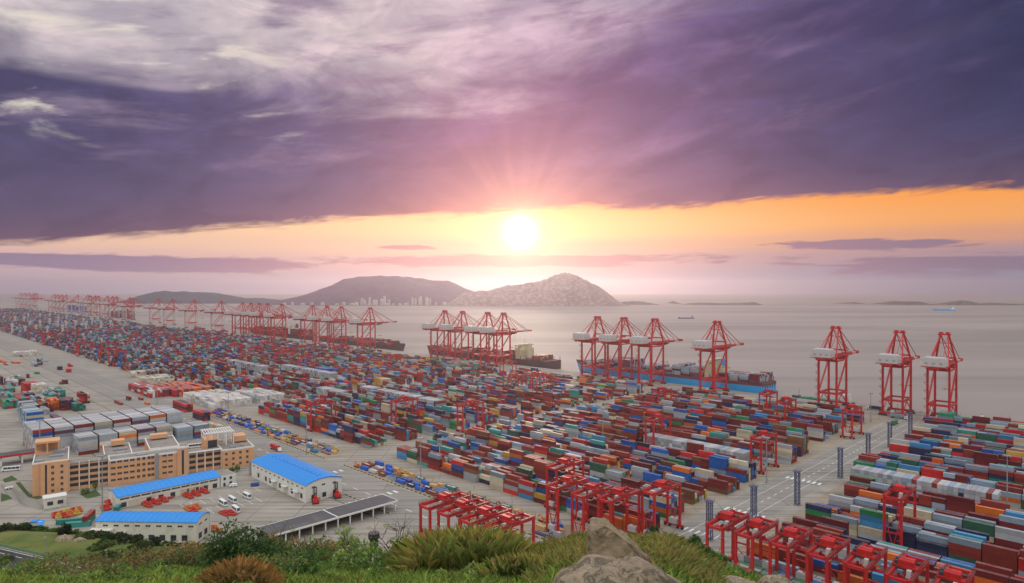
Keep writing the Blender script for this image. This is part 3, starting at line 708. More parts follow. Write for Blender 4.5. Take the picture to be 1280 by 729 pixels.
# ------------------------------------------------------------------ quay cranes (local x = out to sea, y = along the quay)
def crane_parts(white=False):
    """list of (name, builder, material, parent index, at) for one ship-to-shore crane"""
    red = M['crane_red']; leg = M['crane_white'] if white else red
    L = []
    def add(n, b, m, p=None): L.append((n, b, m, p)); return len(L)-1
    for sx in (-15, 15):
        for sy in (-9, 9):
            b = MB(); b.beam((sx,sy,4.0), (sx,sy,54 if sx < 0 else 57), 2.2, 1.9, 1.8, 1.7)
            add('leg', b, leg)
            w = MB()
            for q in (-3.2, -1.1, 1.1, 3.2): w.box(sx-.7, sx+.7, sy+q-.85, sy+q+.85, .5, 1.5); w.wheel((sx,sy+q-.42,.5), .45, 1.0); w.wheel((sx,sy+q+.42,.5), .45, 1.0)
            w.box(sx-.5, sx+.5, sy-3.6, sy+3.6, 1.5, 2.0); add('bogie', w, M['steel_dark'])
    for sx in (-15, 15):
        b = MB(); b.box(sx-1.0, sx+1.0, -12, 12, 2.0, 4.0); add('sill_beam', b, red)
        b = MB(); b.box(sx-.8, sx+.8, -8.2, 8.2, 15.2, 17.2) if sx < 0 else b.box(sx-.7, sx+.7, -8.2, 8.2, 15.4, 17.0); add('portal_tie', b, red)
        b = MB(); b.box(sx-1.1, sx+1.1, -9.8, 9.8, 49.5 if sx < 0 else 50, 52.2); add('cross_beam', b, red)
    for sy in (-9, 9):
        b = MB(); b.box(-14.1, 14.1, sy-.8, sy+.8, 14.6, 17.0); add('portal_beam', b, red)
        b = MB(); b.beam((-14,sy,18), (14,sy,49), 1.35, 1.25); b.beam((-14,sy,5), (0,sy,14.4), .7); b.beam((0,sy,14.4), (14,sy,5), .7); add('brace', b, red)
        b = MB(); b.box(-14.2, 14.2, sy-.6, sy+.6, 49.4, 51); add('side_beam', b, red)
    b = MB()
    for sy in (-3.4, 3.4): b.box(-37, 16, sy-.8, sy+.8, 52.25, 55.2)
    for x in range(-36, 16, 6): b.box(x-.4, x+.4, -2.6, 2.6, 53, 54.4)
    for sy in (-5.2, 5.2): b.box(-37, 16, sy-.6, sy+.6, 53.9, 54.1)
    g = add('girder', b, red)
    b = MB()
    for sy in (-3.0, 3.0): b.box(16.05, 52, sy-.75, sy+.75, 52.5, 55.0); b.box(63, 70.5, sy-.75, sy+.75, 52.6, 54.9)
    for x in range(20, 70, 7): b.box(x-.4, x+.4, -2.3, 2.3, 53, 54.2)
    for sy in (-4.6, 4.6): b.box(17, 70, sy-.5, sy+.5, 54.05, 54.2)
    bo = add('boom', b, red)
    b = MB()
    for sy in (-3.0, 3.0): b.box(52.05, 62.95, sy-.74, sy+.74, 52.55, 54.95)
    b.box(58, 61, -2.2, 2.2, 55, 56.2); add('boom_band', b, M['crane_white'], bo)
    b = MB(); b.box(70.55, 72.5, -4.2, 4.2, 52.4, 55.4); add('boom_tip', b, red, bo)
    b = MB(); b.box(-35, -21, -9.2, 9.2, 55.3, 63.2); b.box(-34, -22, -8, 8, 63.2, 63.9)
    b.box(-20.9, -15, -6, 6, 55.4, 59.5)
    mh = add('machinery_house', b, M['crane_white'])
    b = MB(); b.box(-36.5, -19.5, -10.4, 10.4, 54.6, 55.0)
    for y in (-10.3, 10.3): b.box(-36.5, -19.5, y-.05, y+.05, 56.0, 56.1)
    add('walkway', b, red)
    b = MB()
    for k, y in enumerate((-6, 0, 6)): b.box(-35.06, -35, y-1.2, y+1.2, 57.5, 59)
    for x in (-31, -25): b.box(x-1, x+1, -9.26, -9.2, 57.5, 59)
    add('louvre', b, M['steel_grey'], mh)
    b = MB()
    for sy in (-1, 1):
        b.beam((15,sy*8.6,57), (10,sy*3.6,83), 1.8, 1.8, 1.4, 1.4)
        b.beam((-14,sy*8.0,52.5), (8.2,sy*3.4,83), 1.4, 1.4, 1.1, 1.1)
        b.beam((14,sy*8.0,60.5), (1.5,sy*5.2,73), .5)
    b.box(13, 15.6, -7.5, 7.5, 59.5, 61); b.beam((11.6,-4.9,75), (11.6,4.9,75), .7); b.beam((3,-4.9,75.6), (3,4.9,75.6), .6)
    af = add('apex_frame', b, red)
    b = MB(); b.box(6.5, 12, -5.2, 5.2, 83, 84.2); b.box(7.5, 11, -4.4, -1.2, 84.2, 86); b.box(7.5, 11, 1.2, 4.4, 84.2, 86)
    for x in (6.6, 11.9): b.box(x-.06, x+.06, -5.2, 5.2, 85.1, 85.2)
    add('apex_platform', b, red, af)
    for sy in (-1, 1):
        b = MB(); b.beam((10.5,sy*3.2,83), (40,sy*3.0,55), .55); b.beam((10.5,sy*3.2,83.2), (64,sy*3.0,55), .55); b.beam((8,sy*3.2,83), (-33,sy*6.0,55), .5); add('stay', b, red)
    b = MB(); b.box(30, 36, -4.6, 4.6, 50.9, 52.2); b.box(31, 35, -2, 2, 49.6, 50.9); tr = add('trolley', b, M['steel_dark'])
    b = MB(); b.box(26.6, 29.6, .6, 3.4, 48.2, 51.4); add('operator_cab', b, M['glass'], tr)
    b = MB(); b.box(31.8, 34.2, -6.1, 6.1, 26, 26.6)
    for y in (-4, 4): b.box(31.8, 34.2, y-.3, y+.3, 26.6, 27.8)
    for x in (32, 34):
        for y in (-2.5, 2.5): b.tube((x,y,27), (x,y,50), .06, None, 4)
    add('hoist_spreader', b, M['kerb_yellow'], tr)
    b = MB()
    for k in range(12):
        z = 6+k*3.9; s = 1 if k % 2 else -1
        b.beam((-16.9, 9.6-s*1.7, z), (-16.9, 9.6+s*1.7, z+3.9), .5, .3); b.box(-17.6, -15.9, 9.6+s*1.7-.6, 9.6+s*1.7+.6, z+3.8, z+4.0); b.box(-17.6, -17.5, 9.6+s*1.7-.9, 9.6+s*1.7+.9, z+4.9, z+5.0)
    add('stair', b, red)
    b = MB(); b.box(-16.4, -13.6, -1.8, 1.8, 4.01, 6.4); add('electrical_house', b, M['crane_white'])
    return L
PROTO = {}
def make_crane(kind):
    if kind in PROTO: return PROTO[kind]
    L = crane_parts(white=kind.startswith('white'))
    r = root('quay_crane', (0,0,0)); objs = []
    for n, b, m, p in L: objs.append(b.build(n, m, objs[p] if p is not None else r))
    PROTO[kind] = [r, False]; return PROTO[kind]
def merged(kind, parts, name, order):
    """one mesh of the same thing, for copies too small in the picture to show parts"""
    key = kind+'_far'
    if key in PROTO: return PROTO[key]
    b = MB(); mats = []
    for n, q, m, p in parts:
        if m not in mats: mats.append(m)
        k = len(b.v); b.v += q.v; b.f += [tuple(i+k for i in f) for f in q.f]; b.m += [mats.index(m)]*len(q.f)
    PROTO[key] = b.mesh(name, mats); return PROTO[key]
def put(kind, maker, loc, rz, label, cat, group, scale=1.0):
    pr = maker(kind); o = pr[0] if not pr[1] else copy_tree(pr[0]); pr[1] = True
    o.location = loc; o.rotation_euler = (0,0,rz); o.scale = (scale,)*3; return tag(o, label, cat, group)
RAIL = 725.0      # centre line of the crane track
def u_of(px, w=RAIL): r = (px-640)/806; return w*(1-r)/(1+r)
CR = [(1178.0,.97,'open end of the quay, outermost red crane near the tug mooring'), (1121.5,.97,'middle of three idle cranes by the open end'), (1041.0,.99,'beside the green barge, first of three idle'),
      (892,1.0,'over the cream bridge of the blue hulled ship'), (814,1.0,'over the grey deck boxes amidships of the blue ship'), (775,1.0,'middle of the three grouped over the blue ship'), (742,1.0,'over the bow of the blue hulled ship'),
      (624.5,1.0,'over the cream funnel of the maroon ship'), (604.5,1.0,'third along from the maroon ship bow'), (573,1.0,'second along from the maroon ship bow'), (551,1.0,'over the bow of the maroon ship'),
      (458,1.0,'over the bow of the dark ship, boom stretched clear over water'), (422,1.0,'second from the dark ship bow'), (404,1.0,'third from the dark ship bow'), (386,1.0,'over the dark ship stern, fourth from its bow'),
      (348,1.0,'nearest of five tightly packed cranes past the dark ship'), (330,1.0,'second of five tightly packed cranes past the dark ship'), (320,1.0,'third of five tightly packed cranes past the dark ship'), (309.5,1.0,'fourth of five tightly packed cranes past the dark ship'), (299,1.0,'farthest of five tightly packed cranes past the dark ship')]
for px, sc, where in CR:
    put('red', make_crane, P(u_of(px), RAIL, 0), R(45), f'red quay crane {where}', 'quay crane', 'ship-to-shore cranes on the quay', sc)
white_parts = crane_parts(True)
wm_ = merged('white', white_parts, 'quay_crane', None)
for k, (px, sc) in enumerate([(272.5,1.02),(239,1.02),(212,1.02),(194,1.02),(162.5,1.02),(159,1.03),(142.5,1.06),(137.5,1.06),(131,1.06),(120,1.06),(116,1.06),(110,1.06),(107,1.08),(94,1.06),(80,1.06),(75,1.06),(70,1.06),(65.6,1.06),(43,1.1),(40,1.1),(34,1.1),(29,1.1),(24,1.1)]):
    o = bpy.data.objects.new('quay_crane', wm_); col.objects.link(o); o.location = P(u_of(px), RAIL, 0); o.rotation_euler = (0,0,R(45)); o.scale = (sc,)*3
    tag(o, f'white legged quay crane, {ordn(k+1)} along the far quay beyond the red legged cranes', 'quay crane', 'ship-to-shore cranes on the quay')

# ------------------------------------------------------------------ yard gantries (local x = across the rows, y = along them)
SPAN, HG = 24.0, 22.5
def gantry_parts(tall=0.0):
    red = M['gantry_red']; L = []; H = HG+tall
    def add(n, b, m, p=None): L.append((n, b, m, p)); return len(L)-1
    sill = []
    for sx in (0, SPAN):
        for sy in (-3.6, 3.6):
            b = MB(); b.beam((sx,sy,2.2), (sx,sy,H+.2), 1.1, 1.2, .95, 1.0); add('leg', b, red)
        b = MB(); b.box(sx-.65, sx+.65, -5.8, 5.8, 1.2, 2.2); b.box(sx-.35, sx+.35, -3.1, 3.1, 9.6, 10.2); s = add('sill_beam', b, red); sill.append(s)
        for sy in (-5.0, -2.4, 2.4, 5.0):
            b = MB(); b.wheel((sx,sy,.8), .8, .7); add('wheel', b, M['rubber'], s)
    for sy in (-3.6, 3.6):
        b = MB(); b.box(-.7, SPAN+.7, sy-.5, sy+.5, H+.2, H+1.7); g = add('girder', b, red)
        b = MB(); yy = sy+(.55 if sy > 0 else -.55); 
        b.box(-.7, SPAN+.7, yy-.35, yy+.35, H+1.72, H+1.8)
        for x in np.linspace(-.6, SPAN+.6, 12): b.box(x-.05, x+.05, yy-.05, yy+.05, H+1.8, H+2.9)
        b.box(-.6, SPAN+.6, yy-.05, yy+.05, H+2.85, H+2.95); b.box(-.6, SPAN+.6, yy-.04, yy+.04, H+2.3, H+2.38); add('handrail', b, M['rail_dark'], g)
    for sx in (-.2, SPAN+.2):
        b = MB(); b.box(sx-.5, sx+.5, -2.98, 2.98, H+.2, H+1.3); add('end_tie', b, red)
    b = MB()
    for sy in (-1, 1): b.beam((.2,sy*3.6,H-7), (0.2,-sy*0.2,2.3), .35)
    b.beam((SPAN-.2,-3.5,3), (SPAN-.2,3.5,9.4), .3); add('brace', b, red)
    b = MB(); b.box(9, 15, -4.4, 4.4, H+1.85, H+2.6); b.box(9.4, 11.2, -2.6, 2.4, H+2.6, H+4.4)
    for y in (-4.3, 4.3): b.box(9, 15, y-.06, y+.06, H+3.5, H+3.6)
    for x in (9.1, 12, 14.9):
        for y in (-4.3, 4.3): b.box(x-.06, x+.06, y-.06, y+.06, H+2.6, H+3.5)
    t = add('trolley', b, red)
    b = MB(); b.tube((13,-2.3,H+3.7), (13,2.3,H+3.7), 1.0, None, 12); add('winch_drum', b, red, t)
    b = MB(); b.box(11.3, 12.2, -1.2, 1.2, H+2.6, H+3.8); b.box(9.6, 10.9, 2.5, 3.7, H+2.6, H+3.9); b.box(12.6,14.6,-4.0,-2.6,H+2.61,H+3.5); b.box(12.8,14.4,2.6,4.1,H+2.61,H+3.7); b.box(9.1,9.35,-4,4,H+1.0,H+1.84); add('winch_motor', b, M['steel_dark'], t)
    b = MB(); b.box(7.0, 9.0, -2.4, -.5, H-2.6, H-.2); b.box(7.2, 8.8, -2.2, -.7, H-.2, H+1.9); c = add('operator_cab', b, M['crane_white'], t)
    b = MB(); b.box(6.95, 9.05, -2.45, -.45, H-1.9, H-.9); add('cab_window', b, M['glass'], c)
    b = MB(); b.box(11, 13.4, -6.0, 6.0, H-3.2, H-2.7)
    for y in (-3, 3): b.box(11.2, 13.2, y-.3, y+.3, H-2.7, H-1.7)
    for x in (11.4, 13):
        for y in (-1.6, 1.6): b.tube((x,y,H-2), (x,y,H+1.9), .07, None, 4)
    add('hoist_spreader', b, red, t)
    b = MB(); b.box(SPAN-1.4, SPAN+1.5, -2.3, 2.3, 2.3, 4.9); b.box(SPAN-1.1, SPAN+1.2, -2.0, 2.0, 4.9, 5.2); add('power_house', b, M['crane_white'])
    b = MB(); b.box(-1.5, 1.2, -2.0, 2.0, 2.3, 4.5); add('fuel_box', b, M['crane_white'])
    b = MB()
    for k in range(5): z = 2.4+k*4.0; b.beam((.8,-3.0+(k % 2)*.6,z), (.8,-1.6-(k % 2)*.6,z+4.0), .12); b.box(.4, 1.6, -3.4, -1.4, z+3.9, z+4.0)
    add('ladder', b, red)
    return L
def make_gantry(kind):
    if kind in PROTO: return PROTO[kind]
    r = root('yard_gantry', (0,0,0)); objs = []
    for n, b, m, p in gantry_parts(3.0 if kind == 'tall' else 0.0): objs.append(b.build(n, m, objs[p] if p is not None else r))
    PROTO[kind] = [r, False]; return PROTO[kind]
GL = 'rubber tyred yard gantries'
# parked row below the boulders (u, w)
for k, u in enumerate((133.5, 120.5, 106, 91.5, 78, 64, 50)):
    put('gantry', make_gantry, P(u, 256.5), R(45), f'red yard gantry, {ordn(k+1)} from the pole road in the parked row beside the corner yard', 'yard gantry', GL)
for k, (u, w) in enumerate(((242, 184.5), (228.5, 184.5), (214, 185.5), (200, 186))):
    put('gantry', make_gantry, P(u, w), R(45), f'red yard gantry parked behind the tall grass, {ordn(k+1)} from the crate strip', 'yard gantry', GL)
for (u, w, lab) in [(243,275,'farthest back of the five crowded behind the upright boulder'), (219,248.5,'before the back one, left legs by the kerb, behind the boulder'), (201.5,247.5,'middle of the five crowded behind the upright boulder'), (188,251,'just behind the upright boulder tip, wheels on the lane'), (179.5,276,'at the pole road end of the first row, straddling its containers')]:
    put('gantry', make_gantry, P(u, w), R(45), f'red yard gantry, {lab}', 'yard gantry', GL)
put('tall', make_gantry, P(88, 343), R(45), 'tall red yard gantry standing alone amid the corner yard stacks', 'yard gantry', GL)
YG = [(566,507,None),(492,501,None),(402,502.5,None),(477,446.5,None),(804,526,None),(808,491,None),(638,470,None),(657,471,None),(666,467.5,None),(942,546.5,None),(974,501.6,None),(944,494,None),(1058,511,None),(629,453.5,None),(412,433.5,None),(348,436,None),(362,434.5,None)]
names = ['straddling the end of the second yard by the cross lane','above maroon stacks of the second yard near the front lane','in the front row of the second yard','near the quay beyond the dark ship bow','amid blue and grey stacks of the main yard','behind the grouped cranes of the blue ship','at the seaward edge near the maroon ship stern','second at the seaward edge near the maroon ship stern','third at the seaward edge near the maroon ship stern','beside the pale wall at the pole road end','at the seaward end of the main yard near the blue stern','landward of the blue stern','at the corner of main yard and pole road, seaward end','behind the maroon ship cranes','landward of the dark ship cranes','past the blue block in the far yard','second past the blue block in the far yard']
for (px, py, _), lab in zip(YG, names):
    u, w = UN(px, py, HG+1.0)
    k = min(range(14), key=lambda q: abs(BW[q]-2.6-w)); put('gantry', make_gantry, P(u-3.6, BW[k]-2.9), R(45), f'red yard gantry {lab}', 'yard gantry', GL)
gf = merged('gantry', gantry_parts(), 'yard_gantry', None)
rg = random.Random(77); FARG = [(52,432),(93,430.5),(127,430),(26,420),(216,424),(240,430),(262,424),(288,432),(300,437),(110,442),(130,437),(185,414),(236,412),(200,418),(170,420),(340,442),(318,430),(380,446),(275,415),(350,415),(60,418),(20,414),(90,414),(130,412)]
for k, (px, py) in enumerate(FARG):
    u, w = UN(px, py, HG); q = min(range(14), key=lambda q: abs(BW[q]-2.6-w))
    o = bpy.data.objects.new('yard_gantry', gf); col.objects.link(o); o.location = P(u, BW[q]-2.9); o.rotation_euler = (0,0,R(45))
    tag(o, f'small distant red gantry over block {q+1} from the road, {ordn(1+sum(1 for a in FARG if UN(*a, HG)[0] < u))} nearest of the far ones', 'yard gantry', GL)
# white automated gantry towers far down the yard read as white posts
wt = MB(); wt.box(-1.6,1.6,-1.6,1.6,0,22); wt.box(-2.4,2.4,-2.4,2.4,22,27); wt.box(-2.0,2.0,-2.0,2.0,27,28.2); wtm = wt.mesh('reefer_rack_tower', M['crane_white'])
for k, (px, py) in enumerate([(15,416),(30,405),(37,412),(50,412),(15,418),(31,420),(45,418),(59,420),(62,408),(72,412),(73,405),(82,412),(83,402),(94,412),(104,408),(107,416),(115,408),(122,406),(126,412),(138,411),(62,400),(50,400),(35,400),(19,404),(78,418)]):
    u, w = UN(px, py); o = bpy.data.objects.new('light_tower', wtm); col.objects.link(o); o.location = P(min(u, 5200), w); o.rotation_euler = (0,0,R(45)); o.scale = (1.3,1.3,.95)
    tag(o, 'slim white tower standing among the far container blocks', 'tower', 'white towers in the far yard')

# ------------------------------------------------------------------ ships (local y = along the quay, bow towards +y when bow=1)
def ship_at(name, ub, us, wc, beam, free, hullm, band, label, decks, bridge, castle_mat, funnel_mat, seed, tiers=(3,6), palette=PAL_MAIN, bow_open=.12):
    """ub: grid position of the bow, us: of the stern"""
    L = abs(us-ub); sg = 1 if ub > us else -1; r = root(name, P((ub+us)/2, wc, -4.5), R(45) + (0 if sg > 0 else math.pi), label, 'container ship')
    hb = beam/2; st = 18; b = MB(); t_lo = MB()
    secs = []
    for i in range(st+1):
        q = i/st; y = -L/2 + q*L
        wq = 1.0 if q < .74 else max(.03, 1-((q-.74)/.26)**1.9)
        ww = 1.0 if q < .62 else max(.02, 1-((q-.62)/.35)**1.6) if q < .96 else .02
        wst = .86 + .14*min(1, q/.10); top = free + (3.2 if q > .90 else 0) + max(0, q-.74)*3
        secs.append((y + (4.5*(q-.9)/.1 if q > .9 else 0), hb*wq*wst, hb*ww*wst*.97, top, y - (4 if q > .96 else 0)))
    def skin(mb, f0, f1, o=0.0):
        def pt(s, f, side):
            y = s[4]+(s[0]-s[4])*f; x = (s[2]+(s[1]-s[2])*f + o)*side; return (x, y, -1.5+(s[3]+1.5)*f)
        for a, c in zip(secs, secs[1:]):
            mb.quad(pt(a,f0,1), pt(c,f0,1), pt(c,f1,1), pt(a,f1,1)); mb.quad(pt(c,f0,-1), pt(a,f0,-1), pt(a,f1,-1), pt(c,f1,-1))
        a = secs[0]; mb.quad(pt(a,f0,-1), pt(a,f0,1), pt(a,f1,1), pt(a,f1,-1)); c = secs[-1]; mb.quad(pt(c,f0,1), pt(c,f0,-1), pt(c,f1,-1), pt(c,f1,1))
    skin(b, 0, .22); skin(b, .22, 1.0) if band is None else None
    hull = b.build('hull', hullm, r)
    if band is not None:
        q = MB(); skin(q, .22, .78); q.build('hull_band', band, hull); q = MB(); skin(q, .78, 1.0); q.build('bulwark', M['hull_maroon'], hull)
    d = MB()
    for a, c in zip(secs, secs[1:]): d.quad((a[1],a[0],a[3]-.6),(c[1],c[0],c[3]-.6),(-c[1],c[0],c[3]-.6),(-a[1],a[0],a[3]-.6))
    d.build('deck', M['deck'], r)
    # bridge
    yb = -L/2 + bridge*L; c = MB()
    c.box(-hb*.80, hb*.80, yb-6, yb+6, free-.6, free+17)
    for k in range(6): c.box(-hb*.84, hb*.84, yb-6.6, yb+6.6, free+2.4*k+1.2, free+2.4*k+1.5)
    c.box(-hb*.55, hb*.55, yb-5, yb+5.5, free+17, free+20); c.box(-hb*1.0, hb*1.0, yb-1.5, yb+3.5, free+20, free+22.6); c.box(-hb*.6, hb*.6, yb-4, yb+3, free+22.6, free+23.4)
    sp = c.build('superstructure', castle_mat, r)
    w = MB(); w.box(-hb*.98, hb*.98, yb+3.52, yb+3.6, free+21, free+22.1); w.build('bridge_window', M['glass'], sp)
    for k in range(5):
        w = MB()
        for x in np.linspace(-hb*.7, hb*.7, 9): w.box(x-.5, x+.5, yb+6.01, yb+6.08, free+2.4*k+1.9, free+2.4*k+2.9); w.box(x-.5, x+.5, yb-6.08, yb-6.01, free+2.4*k+1.9, free+2.4*k+2.9)
        w.build('cabin_window', M['glass'], sp)
    w = MB(); w.tube((0,yb,free+23.4), (0,yb,free+33), .45, .2, 6); w.box(-3, 3, yb-.2, yb+.2, free+28, free+28.4); w.box(-1.6, 1.6, yb-.3, yb+.3, free+30.6, free+31.1); w.build('mast', M['crane_white'], sp)
    f = MB(); f.box(-4, 4, yb-13, yb-6.7, free-.6, free+15); f.build('engine_casing', castle_mat, r)
    f = MB(); f.beam((0,yb-10.5,free+15), (0,yb-11.5,free+24), 6.5, 5.5, 5.5, 4.6); f.tube((-1,yb-11.5,free+24), (-1,yb-11.5,free+25.5), .6, None, 8); f.tube((1,yb-11.5,free+24), (1,yb-11.5,free+25.5), .6, None, 8); f.build('funnel', funnel_mat, r)
    fm = MB(); fy = L/2-9; fm.tube((0,fy,free+3), (0,fy,free+15), .4, .25, 6); fm.box(-1.5,1.5,fy-.2,fy+.2,free+11,free+11.3); fm.build('foremast', M['crane_white'], r)
    rl = MB()
    for sx in (-1, 1):
        for k in range(0, int(L*.8), 13): y = -L/2+4+k; rl.box(sx*(hb-.9)-.35, sx*(hb-.9)+.35, y-.3, y+.3, free-.6, free+5.5); 
    rl.build('lashing_bridge', M['hull_maroon'], r)
    if band is not None:
        op = MB()
        for x in np.linspace(-hb*.62, hb*.62, 5): op.box(x-1.3, x+1.3, -L/2-.08, -L/2-.02, free*.55, free*.82)
        op.build('mooring_port', M['steel_dark'], hull)
    # deck cargo goes into the container mass, in world grid coordinates
    rng = random.Random(seed); n0 = len(BOX); nw = int((beam-2)/2.5); y = -L/2+5
    while y < L/2*(1-bow_open*2):
        if abs(y+6-yb) < 14 or yb-16 < y < yb+8: y += 13; continue
        tb = rng.randint(*tiers); narrow = 0 if y < .30*L else (2 if y < .38*L else 4)
        if rng.random() < .12: tb = max(0, tb-3)
        for j in range(narrow, nw-narrow):
            h = max(0, tb - (rng.random() < .2)); x = -beam/2+1+j*2.5
            cc = pick(rng, palette)
            for tr in range(h):
                if rng.random() < .6: cc = pick(rng, palette)
                wl, ul = (x, y) if sg > 0 else (-x-2.44, -y-12.19)
                BOX.append((wc+wl, wc+wl+2.44, (ub+us)/2+ul, (ub+us)/2+ul+12.19, free-4.5+tr*CT, free-4.5+tr*CT+CH, cc, ('ship',0,0,tr), (tr == h-1 or True, True, True, True, True)))
        y += 13.4
    return r
PAL_SHIP1 = pal(pale_grey=34, maroon=18, blue_grey=18, navy=10, purple=12, rust_red=8)
PAL_SHIP2 = pal(rust_red=18, maroon=24, bright_red=10, brown=12, pale_grey=10, navy=8, yellow=2)
ship_at('container_ship', 632, 333, 778, 42, 15.5, M['hull_maroon'], M['hull_blue'], 'long container ship with bright blue hull and cream bridge', 0, .24, M['ship_cream'], M['hull_blue'], 61, (3,5), PAL_SHIP1)
ship_at('container_ship', 1005, 680, 775, 40, 14.0, M['hull_dark'], None, 'maroon hulled container ship moored under four red cranes', 0, .20, M['ship_cream'], M['ship_cream'], 62, (1,4), PAL_SHIP2)
ship_at('container_ship', 1084, 1400, 773, 38, 13.0, M['hull_dark'], None, 'dark hulled container ship with its bow facing the maroon ship', 0, .18, M['ship_white'], M['hull_maroon'], 63, (1,3), PAL_SHIP2)
ship_at('container_ship', 1830, 1490, 773, 38, 14.0, M['hull_dark'], None, 'container ship half hidden behind five tightly packed red cranes', 0, .2, M['ship_white'], M['hull_maroon'], 64, (2,5), PAL_SHIP2)
ship_at('container_ship', 3350, 3020, 776, 40, 18.0, M['hull_dark'], None, 'dark container ship moored under the far white legged cranes', 0, .2, M['ship_white'], M['hull_maroon'], 65, (3,6), PAL_FAR)
ship_at('container_ship', 4200, 3880, 776, 40, 18.0, M['hull_blue'], None, 'tall blue ship at the farthest berth of the quay', 0, .2, M['ship_white'], M['hull_blue'], 66, (5,8), pal(blue=60, navy=30))
NFACES = build_mass(); print('containers', len(BOX), 'faces', NFACES, 'largest', scored[0][0], scored[297][0])
def small_vessel(name, px, py, length, heading, hullm, label, cat='boat', house=M['ship_white'], hatch=None, beam=None, pos=None):
    if pos: loc = P(pos[0], pos[1], -4.5)
    else:
        d = (EYE+4.5)*806/(py-360); loc = ((px-640)/806*d, d, -4.5)
    r = root(name, loc, heading, label, cat); L = length; bm = beam or L*.16; h = L*.045+1.2; b = MB(); pts = []
    for q in np.linspace(0, 1, 9): y = -L/2+L*q; pts.append((bm/2*(1 if q < .75 else max(.05, 1-((q-.75)/.25)**2)), y))
    out = pts + [(-x, y) for x, y in reversed(pts)]
    b.prism([(x*.94, y) for x, y in out], -1, .7); b.prism(out, .7, h); 
    b.prism([(x, y) for x, y in out if y > L*.36], h+.01, h*1.35); b.build('hull', hullm, r)
    k = MB(); k.box(-bm*.36, bm*.36, -L*.46, -L*.33, h, h*2.3); k.box(-bm*.40, bm*.40, -L*.44, -L*.35, h*2.3, h*3.0); k.box(-bm*.15, bm*.15, -L*.46, -L*.43, h*2.3, h*3.3); wh = k.build('wheelhouse', house, r)
    k = MB(); k.box(-bm*.36, bm*.36, -L*.349, -L*.346, h*2.5, h*2.85); k.build('window', M['glass'], wh)
    k = MB(); k.tube((0,L*.38,h), (0,L*.38,h*3.2), L*.004+.08, None, 5); k.tube((0,-L*.40,h*3), (0,-L*.40,h*4.4), L*.004+.08, None, 5); k.build('mast', M['steel_grey'], r)
    k = MB()
    for q in range(4): k.box(-bm*.38, bm*.38, -L*.28+q*L*.155, -L*.15+q*L*.155, h, h*1.25)
    k.build('hatch_cover', hatch or M['hull_green'], r); return r
small_vessel('cargo_boat', 857.5, 398.5, 66, R(88), M['hatch_navy'] if 'hatch_navy' in M else mat('hull_navy', (.03,.06,.16), .5, .2, .1), 'small dark blue cargo boat on the open water above the blue ship', house=M['steel_grey'], hatch=M['steel_grey'])
small_vessel('cargo_ship', 1179.5, 388.5, 125, R(90), M['hull_blue'], 'bright blue cargo ship far out before the islets', 'ship', hatch=M['hull_blue'])
small_vessel('barge', 0, 0, 66, R(45), M['hull_green'], 'green decked barge moored beside the first idle crane', 'barge', hatch=mat('hatch_green', (.03,.22,.13), .6, .2, .2), pos=(268, 764), beam=13)
small_vessel('barge', 0, 0, 40, R(45), M['hull_dark'], 'dark low barge moored behind the middle idle crane', 'barge', hatch=M['steel_grey'], pos=(176, 762), beam=10)
small_vessel('tug', 0, 0, 22, R(45), M['hull_blue'], 'small tug with a bright blue hull at the open end of the quay', 'tug', hatch=M['steel_grey'], pos=(128, 762), beam=7)
small_vessel('mooring_barge', 0, 0, 34, R(45), M['hull_dark'], 'dark barge cut by the picture edge beyond the quay', 'barge', hatch=M['steel_dark'], pos=(86, 772), beam=9)
# floating breakwater of old tyres off the open end
for k in range(9):
    b = MB(); b.tube((0,-3.2,.2), (0,3.2,.2), .9, None, 10); b.box(-.7,.7,-2.2,2.2,.9,1.3); o = b.build('pontoon', M['steel_dark']); o.location = P(118-k*8.0, 770+k*1.5+(k % 3), -4.3); o.rotation_euler = (0,0,R(42+k*3))
    tag(o, 'dark floating pontoon in the line off the quay end', 'pontoon', 'pontoons off the quay end')

# ------------------------------------------------------------------ masts and lattice poles
def light_mast(u, w, h, label):
    r = root('light_mast', P(u, w), R(45), label, 'light mast', 'high mast lights')
    b = MB(); b.tube((0,0,.5), (0,0,h), .42, .2, 10); b.build('mast', M['steel_grey'], r)
    b = MB(); b.box(-.9,.9,-.9,.9,0,.5); b.build('base', M['kerb'], r)
    b = MB(); b.tube((0,0,h-.9), (0,0,h-.6), 1.7, None, 12)
    for k in range(8):
        a = k*math.pi/4; b.box(1.9*math.cos(a)-.35, 1.9*math.cos(a)+.35, 1.9*math.sin(a)-.35, 1.9*math.sin(a)+.35, h-1.2, h-.6)
    b.build('lamp_ring', M['steel_grey'], r)
for px, py, h, lab in [(383,568,32,'tall grey light mast at the end of the second yard crate strip'), (525.7,615,34,'tall grey light mast rising from the crate strip by the main yard'), (753.7,560,32,'grey light mast amid the main yard stacks'), (958.7,604,30,'grey light mast beside the pale wall near the pole road'), (1089,528,28,'grey light mast on the apron between the idle cranes'), (1260,645,34,'pale light mast rising from the corner yard stacks'),
    (49,585,34,'thin light mast beside the tall block of empties'), (127,645,34,'tall thin light mast by the guard hut and orange offices'), (285,530,30,'light mast at the start of the far crate strip'), (196,505,28,'light mast on the open apron'), (600,520,30,'light mast at the cross lane in mid yard'), (452,512,30,'light mast within the second yard')]:
    u, w = UN(px, py); light_mast(u, w, h, lab)
